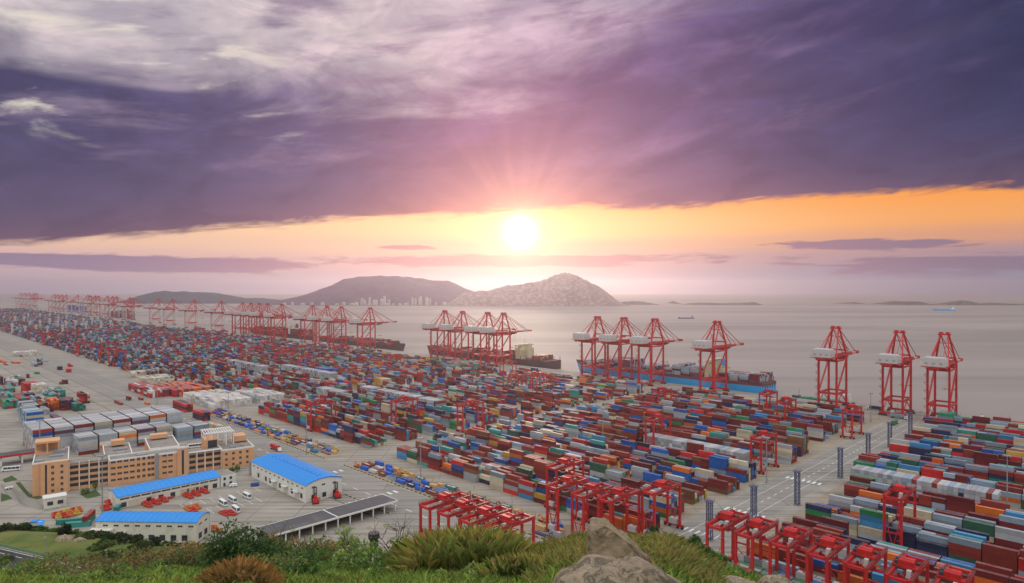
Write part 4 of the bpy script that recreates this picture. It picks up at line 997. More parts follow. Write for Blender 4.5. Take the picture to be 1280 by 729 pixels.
def lattice_pole(u, w, label, h=19.5):
    r = root('lattice_pole', P(u, w), R(45), label, 'lattice pole', 'blue lattice poles along the road')
    b = MB(); s = 1.15
    for x in (-s, s):
        for y in (-s, s): b.box(x-.13, x+.13, y-.13, y+.13, .4, h)
    n = 9
    for k in range(n):
        z0 = .6+k*(h-.8)/n; z1 = z0+(h-.8)/n
        for (a, c) in (((-s,-s),(s,-s)), ((s,-s),(s,s)), ((s,s),(-s,s)), ((-s,s),(-s,-s))):
            b.beam((*a,z0), (*c,z1), .16); b.beam((*c,z0), (*a,z1), .16); b.beam((*a,z0), (*c,z0), .14)
    b.build('lattice', M['lattice_blue'], r)
    b = MB(); b.box(-1.7,1.7,-1.7,1.7,0,.4); b.build('footing', M['kerb'], r)
    b = MB(); b.box(-1.9,1.9,-1.9,1.9,h,h+.15)
    for x in (-1.8,1.8): b.box(x-.05,x+.05,-1.85,1.85,h+1.0,h+1.08); 
    for x in (-1.8,1.8):
        for y in (-1.8,1.8): b.box(x-.05,x+.05,y-.05,y+.05,h+.15,h+1.0)
    b.build('top_platform', M['lattice_blue'], r)
for k, (u, w) in enumerate(((157.5,297),(152.5,336),(147,381),(148,456),(148.5,516),(148.5,570),(148,628))):
    lattice_pole(u, w, f'blue steel lattice pole, {ordn(k+1)} along the cross road from the parked gantries')
# ------------------------------------------------------------------ buildings
M['roof_blue'] = mat('roof_blue', (.015,.255,.70), .5, .07, .25, dirt=(.05,.27,.58), dirt_amt=.35, dirt_scale=.10)
def add_windows(parent, name, w, h, spots, frame=M['trim_white'], depth=.14):
    """spots: (x, y, z, facing) with facing 'f' (-y), 'l' (-x), 'r' (+x); every window is a part with its pane as a sub-part"""
    b = MB(); t = .10
    for (x0,x1,z0,z1) in ((-w/2-t,w/2+t,-h/2-t,-h/2),(-w/2-t,w/2+t,h/2,h/2+t),(-w/2-t,-w/2,-h/2,h/2),(w/2,w/2+t,-h/2,h/2),(-.04,.04,-h/2,h/2)): b.box(x0,x1,-.08,.05,z0,z1)
    fm = b.mesh(name, frame); g = MB(); g.box(-w/2,w/2,-.03,.04,-h/2,h/2); gm = g.mesh('pane', M['glass'])
    for (x, y, z, fc) in spots:
        rz = {'f': 0, 'l': -math.pi/2, 'r': math.pi/2}[fc]
        o = child(name, fm, parent, (x, y, z), rz); child('pane', gm, o)
def arch_roof(L0, L1, D, h, rise, n=10, over=.5, axis='x'):
    b = MB(); pts = []
    for i in range(n+1):
        q = i/n; yy = -over + (D+2*over)*q; pts.append((yy, h + .05 + rise*(1-(2*q-1)**2)))
    for (a, za), (c, zc) in zip(pts, pts[1:]):
        p = [(L0-over,a,za),(L1+over,a,za),(L1+over,c,zc),(L0-over,c,zc)]
        q = [(x,y,z+.22) for x,y,z in p]; b.hexa(p+q)
    # standing seams
    for x in np.arange(L0, L1, 3.0):
        for (a, za), (c, zc) in zip(pts, pts[1:]): b.beam((x,a,za+.26),(x,c,zc+.26), .12, .12)
    if axis == 'y': b.v = [(D-y, x, z) for x, y, z in b.v]
    return b
def gable(L, D, h, rise, n=10, th=.35, off=0):
    b = MB(); pts = [(0,0),(D,0)]; top = [(D*i/n, h+rise*(1-(2*i/n-1)**2)) for i in range(n, -1, -1)]
    for (a, za), (c, zc) in zip(top, top[1:]):
        b.hexa([(off,c,0),(off+th,c,0),(off+th,a,0),(off,a,0),(off,c,zc),(off+th,c,zc),(off+th,a,za),(off,a,za)])
    return b
# long warehouse with blue vault in front of the offices
r = root('warehouse', P(418, 100), R(45), 'long low cream warehouse with blue vaulted roof before the orange offices', 'warehouse', 'blue roofed warehouses')
LW2, D2, h2 = 57, 18, 6.5
b = MB(); b.box(0,LW2,0,.35,0,h2); b.box(0,LW2,D2-.35,D2,0,h2); b.box(0,LW2,-.25,-.002,3.6,3.95); b.build('wall', M['cream_wall'], r)
for off in (0, LW2-.35): q = gable(LW2, D2-.8, h2, 1.7, off=off); q.v = [(x, y+.4, z-.02) for x, y, z in q.v]; q.build('gable_wall', M['cream_wall'], r)
arch_roof(0, LW2, D2, h2, 1.9).build('roof', M['roof_blue'], r)
add_windows(r, 'window', 4.9, .95, [(4+5.45*k, -.05, 5.2, 'f') for k in range(10)])
add_windows(r, 'tall_window', 2.4, 2.5, [(x, -.05, 1.75, 'f') for x in (3.5, 16.5, 23, 29.5, 43, 48.5, 54)], frame=M['steel_dark'])
for x in (8.5, 36, 40): b = MB(); b.box(x-2.6,x+2.6,-.12,-.003,.02,3.4); b.build('shutter_door', M['shutter'], r)
b = MB(); b.box(LW2+.55,LW2+10,0,D2-3,0,h2+.2); an = b.build('annex', M['white_wall'], r)
b = MB(); b.box(LW2+.9,LW2+9.6,.4,D2-3.4,h2+.21,h2+.3); b.build('roof', M['roof_grey'], an)
add_windows(r, 'small_window', 1.3, 1.5, [(LW2+3,-.05,4.8,'f'),(LW2+6.8,-.05,4.8,'f'),(LW2+6.8,-.05,1.6,'f'),(LW2+10.05,4,4.8,'r'),(LW2+10.05,8,4.8,'r')], frame=M['steel_dark'])
b = MB(); b.box(LW2+2.2,LW2+3.5,-.1,-.003,0,2.3); b.build('door', M['steel_dark'], r)
# near warehouse facing the hill
r = root('warehouse', (-207.0, 320.0, 0), R(-2), 'cream two storey warehouse with blue roof nearest the hill, behind a tyre wall', 'warehouse', 'blue roofed warehouses')
L1_, D1, h1 = 51, 13, 9.8
b = MB(); b.box(0,L1_,0,.35,0,h1); b.box(0,L1_,D1-.35,D1,0,h1); b.build('wall', M['cream_wall'], r)
for off in (0, L1_-.35): q = gable(L1_, D1-.8, h1, 1.9, off=off); q.v = [(x, y+.4, z-.02) for x, y, z in q.v]; q.build('gable_wall', M['cream_wall'], r)
arch_roof(0, L1_, D1, h1, 2.1, over=.35).build('roof', M['roof_blue'], r)
add_windows(r, 'upper_window', 2.5, .9, [(5+5.4*k, -.05, 8.0, 'f') for k in range(9)]+[(L1_+.05, 3.5, 8.3, 'r'),(L1_+.05, 9, 8.3, 'r')], frame=M['cream_wall'])
add_windows(r, 'window', 2.6, 2.6, [(17+5.6*k, -.05, 2.2, 'f') for k in range(6)]+[(L1_+.05, 3.5, 2.4, 'r'),(L1_+.05, 9, 2.4, 'r')], frame=M['steel_dark'])
b = MB(); b.box(-1.4,9.2,-3.2,-.01,0,6.4); an = b.build('porch', M['cream_wall'], r)
b = MB(); b.box(-1.5,9.3,-3.3,.0,6.41,6.7); b.build('roof', M['cream_wall'], an)
add_windows(r, 'porch_window', 2.5, 2.7, [(1.6,-3.25,2.6,'f'),(6.4,-3.25,2.6,'f')], frame=M['steel_dark'])
b = MB(); b.box(10.6,15.4,-2.6,-.01,4.6,4.85); b.box(10.7,11.0,-2.5,-2.2,0,4.6); b.build('canopy', M['white_wall'], r)
b = MB(); b.box(11.4,14.6,-.12,-.003,.02,3.6); b.build('shutter_door', M['shutter'], r)
b = MB(); b.tube((L1_+.6,D1-.4,0),(L1_+.6,D1-.4,h1+3.2),.28,None,8); b.build('chimney_pipe', M['white_wall'], r)
# broad warehouse by the road
r = root('warehouse', P(352, 181), R(45), 'broad white warehouse with bright blue roof beside the service road', 'warehouse', 'blue roofed warehouses')
L3, D3, h3 = 75, 24, 10.0     # local y = along, x = across
b = MB(); b.box(0,.35,0,L3,0,h3); b.box(D3-.35,D3,0,L3,0,h3); b.build('wall', M['white_wall'], r)
for off in (0, L3-.35):
    q = gable(L3, D3-.8, h3, 2.2, off=off); q.v = [(y+.4, x, z-.02) for x, y, z in q.v]; q.f = [f[::-1] for f in q.f]; q.build('gable_wall', M['white_wall'], r)
arch_roof(0, L3, D3, h3, 2.5, axis='y', n=12).build('roof', M['roof_blue'], r)
b = MB()
for k in range(12): b.box(D3*.5-1.2, D3*.5+1.2, 6+k*5.4, 8.4+k*5.4, h3+2.75, h3+3.0)
b.build('roof_vent', M['roof_blue'], r)
add_windows(r, 'upper_window', 2.2, 1.0, [(-.05, 4+6.1*k, 7.9, 'l') for k in range(12)]+[(5,-.05,8.3,'f'),(11.5,-.05,8.6,'f'),(18.5,-.05,8.3,'f')], frame=M['white_wall'])
add_windows(r, 'window', 2.3, 2.6, [(-.05, y, 3.2, 'l') for y in (5, 17, 33, 47, 53, 64)]+[(5,-.05,2.4,'f'),(12,-.05,2.4,'f'),(19,-.05,2.4,'f')], frame=M['steel_dark'])
for y in (10.5, 25, 40): b = MB(); b.box(-.14,-.003,y-2.8,y+2.8,.02,4.4); b.build('shutter_door', M['shutter'], r)
for y in (10.5, 25, 40): b = MB(); b.box(-2.2,-.15,y-3.2,y+3.2,4.8,5.0); b.build('canopy', M['white_wall'], r)
b = MB(); b.box(1,D3-8,L3+.02,L3+6,0,h3-1); b.build('annex', M['roof_grey'], r)

# orange office complex
def flat_block(name, r, x0, x1, y0, y1, h, wall=M['orange_wall'], parapet=M['trim_white'], roof=M['roof_grey'], z0=0.0):
    b = MB(); b.box(x0,x1,y0,y1,z0,h); w = b.build(name, wall, r)
    b = MB(); t = .45
    for (a,c,d,e) in ((x0-.08,x1+.08,y0-.08,y0+t),(x0-.08,x1+.08,y1-t,y1+.08),(x0-.08,x0+t,y0+t+.001,y1-t-.001),(x1-t,x1+.08,y0+t+.001,y1-t-.001)): b.box(a,c,d,e,h+.003,h+1.0)
    b.build('parapet', parapet, w)
    b = MB(); b.box(x0+t+.01,x1-t-.01,y0+t+.01,y1-t-.01,h+.004,h+.12); b.build('roof', roof, w); return w
AZ = R(34); OO = P(479, 70)
ol = root('office_building', OO, AZ, 'five storey orange office wing with a tall stair slot, left end of the complex', 'office building', 'orange port offices')
flat_block('wall', ol, 0, 18, 0, 38, 19.2)
b = MB(); b.box(.02,13,26,37.9,19.35,20.2)
for x in (.4, 6.5, 12.6):
    for y in (26.4, 37.5): b.box(x-.4,x+.4,y-.4,y+.4,20.2,26.2)
b.box(0,13,26,38,26.2,27.4); b.box(.4,12.6,37.2,37.5,20.2,26.1); b.build('roof_tower', M['orange_wall'], ol)
b = MB(); b.box(1,5,4,9,19.35,20.4); b.box(8,15,14,18,19.35,20.3); b.box(10,16,24,30,19.35,21.2)
for k in range(7): b.box(3+k*1.9, 4.2+k*1.9, 33, 34.4, 19.35, 21.6)
b.build('roof_plant', M['steel_grey'], ol)
b = MB(); b.box(4.0,17.9,-1.8,-.01,0,19.8); b.build('stair_bay', M['orange_wall'], ol)
b = MB(); b.box(6.2,7.2,-1.86,-1.801,1,18.6); b.build('stair_window', M['glass'], ol)
add_windows(ol, 'window', 1.4, 1.7, [(x,-1.85,2.4+3.6*k,'f') for x in (10, 14.6) for k in range(5)]+[(-.05,3.2+3.9*j,2.4+3.6*k,'l') for j in range(9) for k in range(5)], frame=M['orange_wall'])
b = MB(); b.box(18.01,39.2,3,13,0,15.8); mw = b.build('link_wall', M['orange_wall'], ol)
b = MB(); b.box(18.01,39.2,2.9,13,15.81,16.5); b.build('roof', M['roof_grey'], mw)
for k in range(4):
    for j in range(4):
        b = MB(); x = 18.6+5.2*j; b.box(x,x+4.4,2.92,2.999,2.0+3.7*k,4.0+3.7*k); b.build('window_band', M['glass'], ol)
for j in range(5): b = MB(); x = 18.05+5.2*j; b.box(x-.02,x+.45,2.2,2.9,0,17.2); b.build('pilaster', M['trim_white'], ol)
oc = root('office_building', OO, AZ, 'central orange office block with two rear wings and glazed stair', 'office building', 'orange port offices')
flat_block('wall', oc, 39.3, 84, 0, 14, 15.3)
flat_block('rear_wing', oc, 37.2, 53, 14.1, 50, 15.0)
flat_block('rear_wing', oc, 63, 81, 14.1, 52, 16.3)
b = MB(); b.box(42,50,42,49.5,16.4,19.6); b.build('roof_house', M['orange_wall'], oc)
b = MB(); b.box(66,77,44,51,17.4,20.2); b.build('roof_house', M['orange_wall'], oc)
b = MB()
for k in range(3): b.box(43+k*3,45+k*3,30,34,15.2,16.2)
b.box(44,49,18,25,15.2,16.0); b.box(55,60,3,9,15.45,16.6); b.build('roof_plant', M['steel_grey'], oc)
flat_block('stair_tower', oc, 78, 84.5, -1.2, -.01, 18.2)
b = MB(); b.box(80.6,81.9,-1.27,-1.201,.8,17); b.build('stair_window', M['glass'], oc)
b = MB(); b.box(65.0,67.0,-.5,-.01,0,16.6); b.build('drain_shaft', M['steel_grey'], oc)
add_windows(oc, 'wide_window', 2.5, 1.3, [(x,-.05,3.2+3.8*k,'f') for x in (41.5,45,48.5,52) for k in range(4)]+[(x,-.05,3.2+3.8*k,'f') for x in (70.5, 74) for k in range(4)], frame=M['orange_wall'])
add_windows(oc, 'square_window', 1.7, 1.8, [(x,-.05,3.2+3.8*k,'f') for x in (55.5,58.5,61.5,63.6) for k in range(4)]+[(37.1,18+5*j,3.0+3.8*k,'l') for j in range(6) for k in range(4)], frame=M['orange_wall'])
b = MB(); b.box(84.6,106,4,13,0,12.4); mw = b.build('link_wall', M['orange_wall'], oc)
b = MB(); b.box(84.6,106,3.9,13,12.41,12.9); b.build('roof', M['roof_grey'], mw)
for k in range(3):
    for j in range(4): b = MB(); x = 85.4+5.3*j; b.box(x,x+4.3,3.92,3.999,2.0+3.8*k,4.0+3.8*k); b.build('window_band', M['glass'], oc)
for j in range(5): b = MB(); x = 85+5.1*j; b.box(x,x+.45,1.6,2.1,0,13.4); b.build('pilaster', M['trim_white'], oc)
b = MB(); b.box(84.7,105.8,1.5,2.2,13.41,14.1); b.box(84.7,105.8,3.0,3.6,13.41,14.0)
for k in range(14): b.box(85+k*1.55,85.3+k*1.55,2.21,2.99,13.45,13.95)
b.build('pergola', M['trim_white'], oc)
orr = root('office_building', OO, AZ, 'low orange office wing with a white framed roof tower, near the road', 'office building', 'orange port offices')
flat_block('wall', orr, 106.1, 127, 0, 34, 12.4)
b = MB(); b.box(118,126,20,32,13.5,17.4); b.build('roof_house', M['orange_wall'], orr)
b = MB(); b.box(99,112,20,32,12.6 if False else 0,19); tw = b.build('tower_wall', M['white_wall'], orr) if False else None
b = MB(); b.box(97,105.9,14,30,0,18.5); tw = b.build('tower_wall', M['orange_wall'], orr)
b = MB(); b.box(99,105,13.9,13.995,4,18); b.build('tower_window', M['glass'], orr)
b = MB()
for x in (97.3,101.5,105.6,111,116):
    for y in (14.3, 22, 29.7): b.box(x-.35,x+.35,y-.35,y+.35,18.5 if x < 106 else 13.5,22.4)
b.box(96.6,116.6,13.7,14.9,22.4,23.2); b.box(96.6,116.6,29.1,30.3,22.4,23.2)
for k in range(12): b.box(97+k*1.7,97.5+k*1.7,14.95,29.05,22.45,22.9)
b.build('roof_frame', M['trim_white'], orr)
add_windows(orr, 'window', 1.5, 1.7, [(x,-.05,2.6+3.8*k,'f') for x in (108.6,113.2,117.8,122.4) for k in range(3)], frame=M['orange_wall'])
b = MB(); b.box(112,116,6,9,12.55,13.6); b.box(120,122,8,12,12.55,13.4); b.build('roof_plant', M['steel_grey'], orr)
# guard hut
r = root('guard_hut', P(447, 70.5), R(38), 'small cream guard hut with two dark windows before the orange offices', 'guard hut')
b = MB(); b.box(0,10.5,0,7,0,5.6); b.build('wall', M['cream_wall'], r); b = MB(); b.box(-.4,10.9,-.4,7.4,5.61,6.2); b.build('roof', M['white_wall'], r)
add_windows(r, 'window', 2.5, 1.9, [(3,-.05,2.8,'f'),(7.8,-.05,2.8,'f')], frame=M['steel_dark']); b = MB(); b.box(-.06,-.003,2.4,3.6,0,2.3); b.build('door', M['steel_dark'], r)
# small cream pump house by the white stacks
r = root('pump_house', P(*UN(283, 503)), R(45), 'low cream flat roofed house beside the white stacked containers', 'building')
b = MB(); b.box(0,14,0,12,0,7); b.build('wall', M['cream_wall'], r); flat_block('roof_slab', r, -.5,14.5,-.5,12.5,7.6,wall=M['cream_wall'],z0=7.01)
add_windows(r, 'window', 1.6, 1.6, [(3,-.05,4.5,'f'),(7,-.05,4.5,'f'),(11,-.05,4.5,'f'),(-.05,3,4.5,'l'),(-.05,9,4.5,'l')], frame=M['steel_dark'])
# carport
r = root('carport', P(304, 138), R(45), 'long carport with dark flat roof on white posts beside the broad warehouse', 'carport')
b = MB(); b.box(0,74,0,15,5.2,5.6); rf = b.build('roof', M['roof_dark'], r)
b = MB(); b.box(0,74,-.3,-.01,4.7,5.7); b.box(0,74,15.01,15.3,4.7,5.7); b.box(74.01,74.3,-.3,15.3,4.7,5.7); b.build('fascia', M['trim_white'], rf)
b = MB(); b.box(36,36.6,0.02,14.98,5.61,5.75); b.build('roof_joint', M['trim_white'], rf)
for k in range(11):
    for y in (.4, 14.4): b = MB(); x = .8+7.2*k; b.box(x-.28,x+.28,y-.28,y+.28,0,5.15); b.build('post', M['trim_white'], r)
b = MB(); b.box(0,74,14.75,14.95,0,4.6); b.build('back_wall', M['roof_dark'], r)
# gate canopy and sheds at the far side
r = root('gate_canopy', P(*UN(-6, 585)), R(45), 'dark flat gate canopy with a red edge at the port entrance', 'canopy')
b = MB(); b.box(0,30,0,13,6.6,7.2); rf = b.build('roof', M['roof_dark'], r); b = MB(); b.box(-.2,30.2,-.25,-.01,6.1,7.5); b.box(30.01,30.25,-.2,13,6.1,7.5); b.build('fascia', M['gantry_red'], rf)
for x in (3, 15, 27):
    for y in (2, 11): b = MB(); b.box(x-.5,x+.5,y-.5,y+.5,0,6.55); b.build('post', M['trim_white'], r)
# little blue roofed shelter on the lawn
u, w = UN(37, 657, 4); r = root('garden_shelter', P(u, w, 3.0), R(20), 'small shelter with two bright blue roof panels on the lawn', 'shelter')
b = MB(); b.box(0,5,0,3,0,2.2); b.build('wall', M['cream_wall'], r); b = MB(); b.box(-.4,3.0,-.4,3.4,2.21,2.6); b.build('roof_panel', M['roof_blue'], r); b = MB(); b.hexa([(3.4,-2.4,.8),(5.8,-2.4,.8),(5.8,1.6,2.3),(3.4,1.6,2.3),(3.4,-2.4,1.1),(5.8,-2.4,1.1),(5.8,1.6,2.6),(3.4,1.6,2.6)]); b.build('roof_panel', M['roof_blue'], r)

# lawns and planted beds by the offices, kerbs, markings
M['lawn'] = mat('lawn', (.045,.09,.022), .95, .35, .8, dirt=(.11,.10,.04), dirt_amt=.6, dirt_scale=.2)
def patch(name, m, pts, z, label=None):
    b = MB(); b.quad(*[P(*UN(px, py), z) for px, py in pts]); o = b.build(name, m); return tag(o, kind='structure')
patch('lawn', M['lawn'], [(98,618),(108,624),(126,620),(119,613)], .08)
patch('lawn', M['lawn'], [(2,600),(5,604),(21,600),(14,595)], .08)
patch('lawn', M['lawn'], [(0,617),(0,628),(14,624),(10,620)], .08); patch('lawn', M['lawn'], [(18,604),(34,622),(46,625),(54,622),(36,618),(24,603)], .08)
patch('forecourt', M['road'], [(0,604),(0,616),(30,634),(60,640),(80,634),(30,618)], .02)
b = MB(); mk = M['paint_white']
def dash(b, u0, u1, w0, w1, z=.022): b.quad((w0,u0,z),(w1,u0,z),(w1,u1,z),(w0,u1,z))
for w in range(290, 690, 9): dash(b, 163.8, 164.3, w, w+4)
for k in range(7):
    dash(b, 152+k*3.4, 153.6+k*3.4, 344, 350); dash(b, 152+k*3.4, 153.6+k*3.4, 430, 435); dash(b, 153+k*3.4, 154+k*3.4, 300, 305)
for w in (157, 171): dash(b, w, w+.25, 240, 700)
for u in range(-40, 1400, 14): dash(b, u, u+6, 216.0, 216.5)
for u in (150, 330, 395): 
    for k in range(8): dash(b, u, u+5, 199+k*4.4, 200.6+k*4.4)
for k in range(9): dash(b, 372, 384, 120+k*5.5, 120.25+k*5.5); dash(b, 392, 402, 128+k*5.5, 128.25+k*5.5)
for k in range(12): dash(b, 318, 330, 146+k*5, 146.2+k*5)
o = b.build('road_markings', mk); o.rotation_euler = (0,0,R(45)); tag(o, kind='structure')
b = MB()
for w, u0, u1 in ((120,560,2400),(150,700,2600),(176,640,2600),(196,300,3000)): dash(b, u0, u1, w, w+.7, .014)
o = b.build('drain_channel', M['drain']); o.rotation_euler = (0,0,R(45)); tag(o, kind='structure')
b = MB()
def kerb_run(u0, u1, w, th=.5):
    n = int((u1-u0)/2.2)
    for k in range(n): b.cur = k % 2; b.box(w-th/2, w+th/2, u0+k*2.2, u0+k*2.2+2.19, 0.02, .42)
for u0, u1, w in ((205,408,239),(432,690,238),(300,352,205.5),(-30,150,240)): kerb_run(u0, u1, w)
o = b.build('kerb', [M['kerb_yellow'], M['kerb_black']]); o.rotation_euler = (0,0,R(45)); tag(o, kind='structure')
for (u0, u1, w0, w1) in ((200,409,239.4,266),(431,700,238.4,262)):
    strip('kerb_island', M['yard'], w0, w1, u0, u1, .05)
# ------------------------------------------------------------------ vehicles
def minibus(loc, rz, label, name='minibus', cat='minibus', bodym=M['vehicle_white'], group='white minibuses in the depot', L=8.6, H=3.0):
    r = root(name, loc, rz, label, cat, group); b = MB(); hw = 1.05; y0, y1 = -L/2, L/2
    b.hexa([(-hw,y0,.45),(hw,y0,.45),(hw,y1,.45),(-hw,y1,.45),(-hw,y0,1.35),(hw,y0,1.35),(hw,y1,1.35),(-hw,y1,1.35)])
    b.hexa([(-hw+.002,y0+.01,1.351),(hw-.002,y0+.01,1.351),(hw-.002,y1-.05,1.351),(-hw+.002,y1-.05,1.351),(-hw+.15,y0+.15,H),(hw-.15,y0+.15,H),(hw-.15,y1-.75,H),(-hw+.15,y1-.75,H)]); b.build('body', bodym, r)
    for s in (-1, 1):
        for k in range(4): q = MB(); a = y0+.5+k*(L-1.6)/4; e = a+(L-1.6)/4-.18; x = s*(hw-.02); xt = s*(hw-.115); q.quad(*([(x,a,1.5),(x,e,1.5),(xt,e,H-.25),(xt,a,H-.25)] if s > 0 else [(x,e,1.5),(x,a,1.5),(xt,a,H-.25),(xt,e,H-.25)])); q.v = [(vx+s*.02, vy, vz) for vx, vy, vz in q.v]; q.build('window', M['glass'], r)
    q = MB(); q.quad((-hw+.1,y1-.03,1.4),(-hw+.2,y1-.66,H-.15),(hw-.2,y1-.66,H-.15),(hw-.1,y1-.03,1.4)); q.v = [(x,y+.03,z+.02) for x,y,z in q.v]; q.build('windscreen', M['glass'], r)
    q = MB(); q.quad((-hw+.15,y0-.005,1.5),(hw-.15,y0-.005,1.5),(hw-.25,y0+.12,H-.2),(-hw+.25,y0+.12,H-.2)); q.v = [(x,y-.03,z) for x,y,z in q.v]; q.build('rear_window', M['glass'], r)
    for s in (-1, 1):
        for y in (y0+1.3, y1-1.3): q = MB(); q.wheel((s*(hw-.12),y,.42), .42, .28); q.build('wheel', M['rubber'], r)
    return r
def gpx(px, py): u, w = UN(px, py); return P(u, w)
for px, py, rz, lab in [(278,632,200,'white minibus parked at the front of the three, beside the red spreader frames'),(290,628,200,'white minibus parked at the back of the group of three'),(294,640,198,'white minibus parked closest to the near warehouse yard, against red frames'),(308,623,200,'white minibus standing apart before the broad warehouse')]: minibus(gpx(px, py), R(rz+25), lab)
minibus(gpx(13,589), R(110), 'white bus passing the gate canopy', 'bus', 'bus', group=None, L=11, H=3.1)
minibus(gpx(291,609), R(105), 'white van parked at the end of the long warehouse', 'van', 'van', group=None, L=4.8, H=2.0)
minibus(gpx(318,608), R(120), 'dark blue van by the open door of the broad warehouse', 'van', 'van', M['vehicle_blue'], None, 5, 2.1)
minibus(gpx(243,560), R(120), 'white coach in the courtyard behind the offices', 'bus', 'bus', group=None, L=11, H=3.2)
minibus(gpx(10,612), R(130), 'small white car on the office forecourt', 'car', 'car', group=None, L=4.2, H=1.5)
def truck(u, w, rz, label, cabm=M['vehicle_white'], load=None, loadlab=None, dz=0):
    r = root('terminal_truck', P(u, w, dz), R(rz), label, 'truck', 'port trucks on the roads'); b = MB(); b.box(-1.2,1.2,5.6,7.4,.7,2.9); b.hexa([(-1.2,7.4,.7),(1.2,7.4,.7),(1.2,8.0,.7),(-1.2,8.0,.7),(-1.2,7.4,2.9),(1.2,7.4,2.9),(1.2,7.8,1.7),(-1.2,7.8,1.7)]); c = b.build('cab', cabm, r)
    b = MB(); b.box(-1.22,1.22,6.3,7.3,1.85,2.6); b.build('cab_window', M['glass'], c)
    b = MB(); b.box(-.5,.5,-6.6,5.5,1.0,1.3); b.box(-1.2,1.2,-6.6,-6.1,1.3,1.5); b.box(-1.2,1.2,4.6,5.1,1.3,1.5); b.box(-1.1,1.1,-1,1,1.3,1.48); b.build('trailer', M['steel_dark'], r)
    for y in (-5.4,-4.2,3.6,6.9):
        for s in (-1, 1): b = MB(); b.wheel((s*.95,y,.5), .5, .5, n=10); b.build('wheel', M['rubber'], r)
    if load:
        o = place_container((w-1.22, w+1.22, u-6.1, u+6.1, 1.51+dz, 4.1+dz, load), loadlab, 'containers on port trucks', R(rz)-R(45)); o.location = P(u, w, 1.51+dz) + Vector((0,0,0)) if False else P(u, w, 1.51+dz)
        mv = Matrix.Rotation(R(rz), 3, 'Z') @ Vector((0,-.9,0)); o.location = (o.location[0]+mv.x, o.location[1]+mv.y, o.location[2])
u, w = UN(344, 563); truck(u, w, 45+180, 'white cab truck carrying a red box past the broad warehouse', load='bright red', loadlab='bright red container on the truck passing the broad warehouse')
u, w = UN(1119, 531); truck(u, w, 45-90, 'truck hauling a green box near the seaward end of the pole road', load='green', loadlab='green container on the truck by the seaward lattice pole')
for k, (u, w, rz, c) in enumerate([(300,703,45,'pale grey'),(262,700,45,'white'),(220,708,45,'navy'),(176,703,225,'blue grey'),(205,735,45,'navy'),(150,712,45,'pale grey'),(420,702,45,'pale grey'),(365,698,225,'maroon'),(500,704,45,'white'),(560,700,225,'blue grey'),(650,703,45,'rust red'),(760,700,45,'white'),(860,703,225,'maroon'),(980,702,45,'pale grey')]):
    truck(u, w, rz, f'port truck with a {c} box on the quay apron, {ordn(k+1)} of the apron trucks', load=c, loadlab=f'{c} container on the {ordn(k+1)} truck of the quay apron')
for k, (px, py, c) in enumerate([(398,520,'pale grey'),(160,500,'rust red'),(520,617,'white')]): 
    u, w = UN(px, py)
    if k == 1: truck(u, w, 45, 'truck with a rust red box on the open apron', load=c, loadlab='rust red container on the truck crossing the open apron')
def reach_stacker(loc, rz, label):
    r = root('reach_stacker', loc, rz, label, 'forklift', 'red forklifts by the broad warehouse'); b = MB(); b.box(-1.6,1.6,-3.6,2.6,.9,2.2); b.box(-1.5,1.5,-3.6,-2.4,2.2,3.0); b.build('chassis', M['vehicle_red'], r)
    b = MB(); b.box(-.8,.8,-1.2,.6,2.2,4.0); c = b.build('cab', M['vehicle_red'], r); b = MB(); b.box(-.82,.82,-1.0,.62,2.8,3.7); b.build('window', M['glass'], c)
    b = MB(); 
    for x in (-.7,.7): b.box(x-.22,x+.22,2.7,3.2,.5,8.4)
    b.box(-.9,.9,2.75,3.15,8.0,8.4); b.box(-.9,.9,2.75,3.15,4.4,4.8); m_ = b.build('mast', M['steel_dark'], r); b = MB(); b.box(-3,3,3.21,3.7,1.0,1.6); b.box(-1,1,3.21,3.5,1.6,2.6); b.build('spreader', M['spreader_red'], m_)
    for x in (-1.5,1.5):
        for y in (-2.3,2.0): b = MB(); b.wheel((x,y,.85), .85, .8); b.build('wheel', M['rubber'], r)
reach_stacker(gpx(394,629), R(20), 'red forklift with raised black mast at the near corner of the broad warehouse'); reach_stacker(gpx(421,622), R(25), 'red forklift with raised black mast at the road side of the broad warehouse')
def spreader(loc, rz, m, label, group, L=11.5, wd=2.3):
    r = root('spreader_frame', loc, rz, label, 'spreader', group); b = MB(); 
    for s in (-1, 1): b.box(s*wd/2-.25,s*wd/2+.25,-L/2,L/2,.5,1.1)
    for y in (-L/2+.4,-L/4,0,L/4,L/2-.4): b.box(-wd/2+.26,wd/2-.26,y-.25,y+.25,.55,1.05)
    b.build('frame', m, r); b = MB(); b.box(-.9,.9,-1.5,1.5,1.11,1.9); b.tube((-.8,0,2.3),(.8,0,2.3),.42,None,8); b.build('headblock', m, r)
    for s in (-1, 1):
        b = MB(); b.box(-wd/2-.1,wd/2+.1,s*(L/2+.15)-.35,s*(L/2+.15)+.35,.2,1.3); b.build('end_beam', m, r)
    return r
rr = random.Random(9); spr = [('spreaders before the long warehouse', 'red lifting frame in the pile along the long warehouse front', (178,212,623,634), 7, ['spreader_red']), ('spreaders at the warehouse far end', 'red lifting frame in the pile at the road end of the long warehouse', (229,258,614,623), 6, ['spreader_red']),
    ('spreaders in the yard middle', 'orange lifting frame in the small pile behind the near warehouse', (232,248,636,640), 3, ['spreader_orange', 'spreader_red']), ('spreaders by the minibuses', 'bright red lifting frame laid beside the minibuses', (276,292,640,647), 2, ['spreader_red']),
    ('spreaders by the guard hut', 'red or yellow lifting frame in the heap behind the teal containers', (66,100,640,648), 9, ['spreader_red', 'spreader_yellow', 'spreader_orange']), ('frames by the warehouse gable', 'orange lifting frame at the near warehouse gable end', (262,270,660,666), 2, ['spreader_orange']), ('frames by the left gable', 'deep red hoist frame at the gable of the long warehouse', (128,137,630,640), 3, ['spreader_red'])]
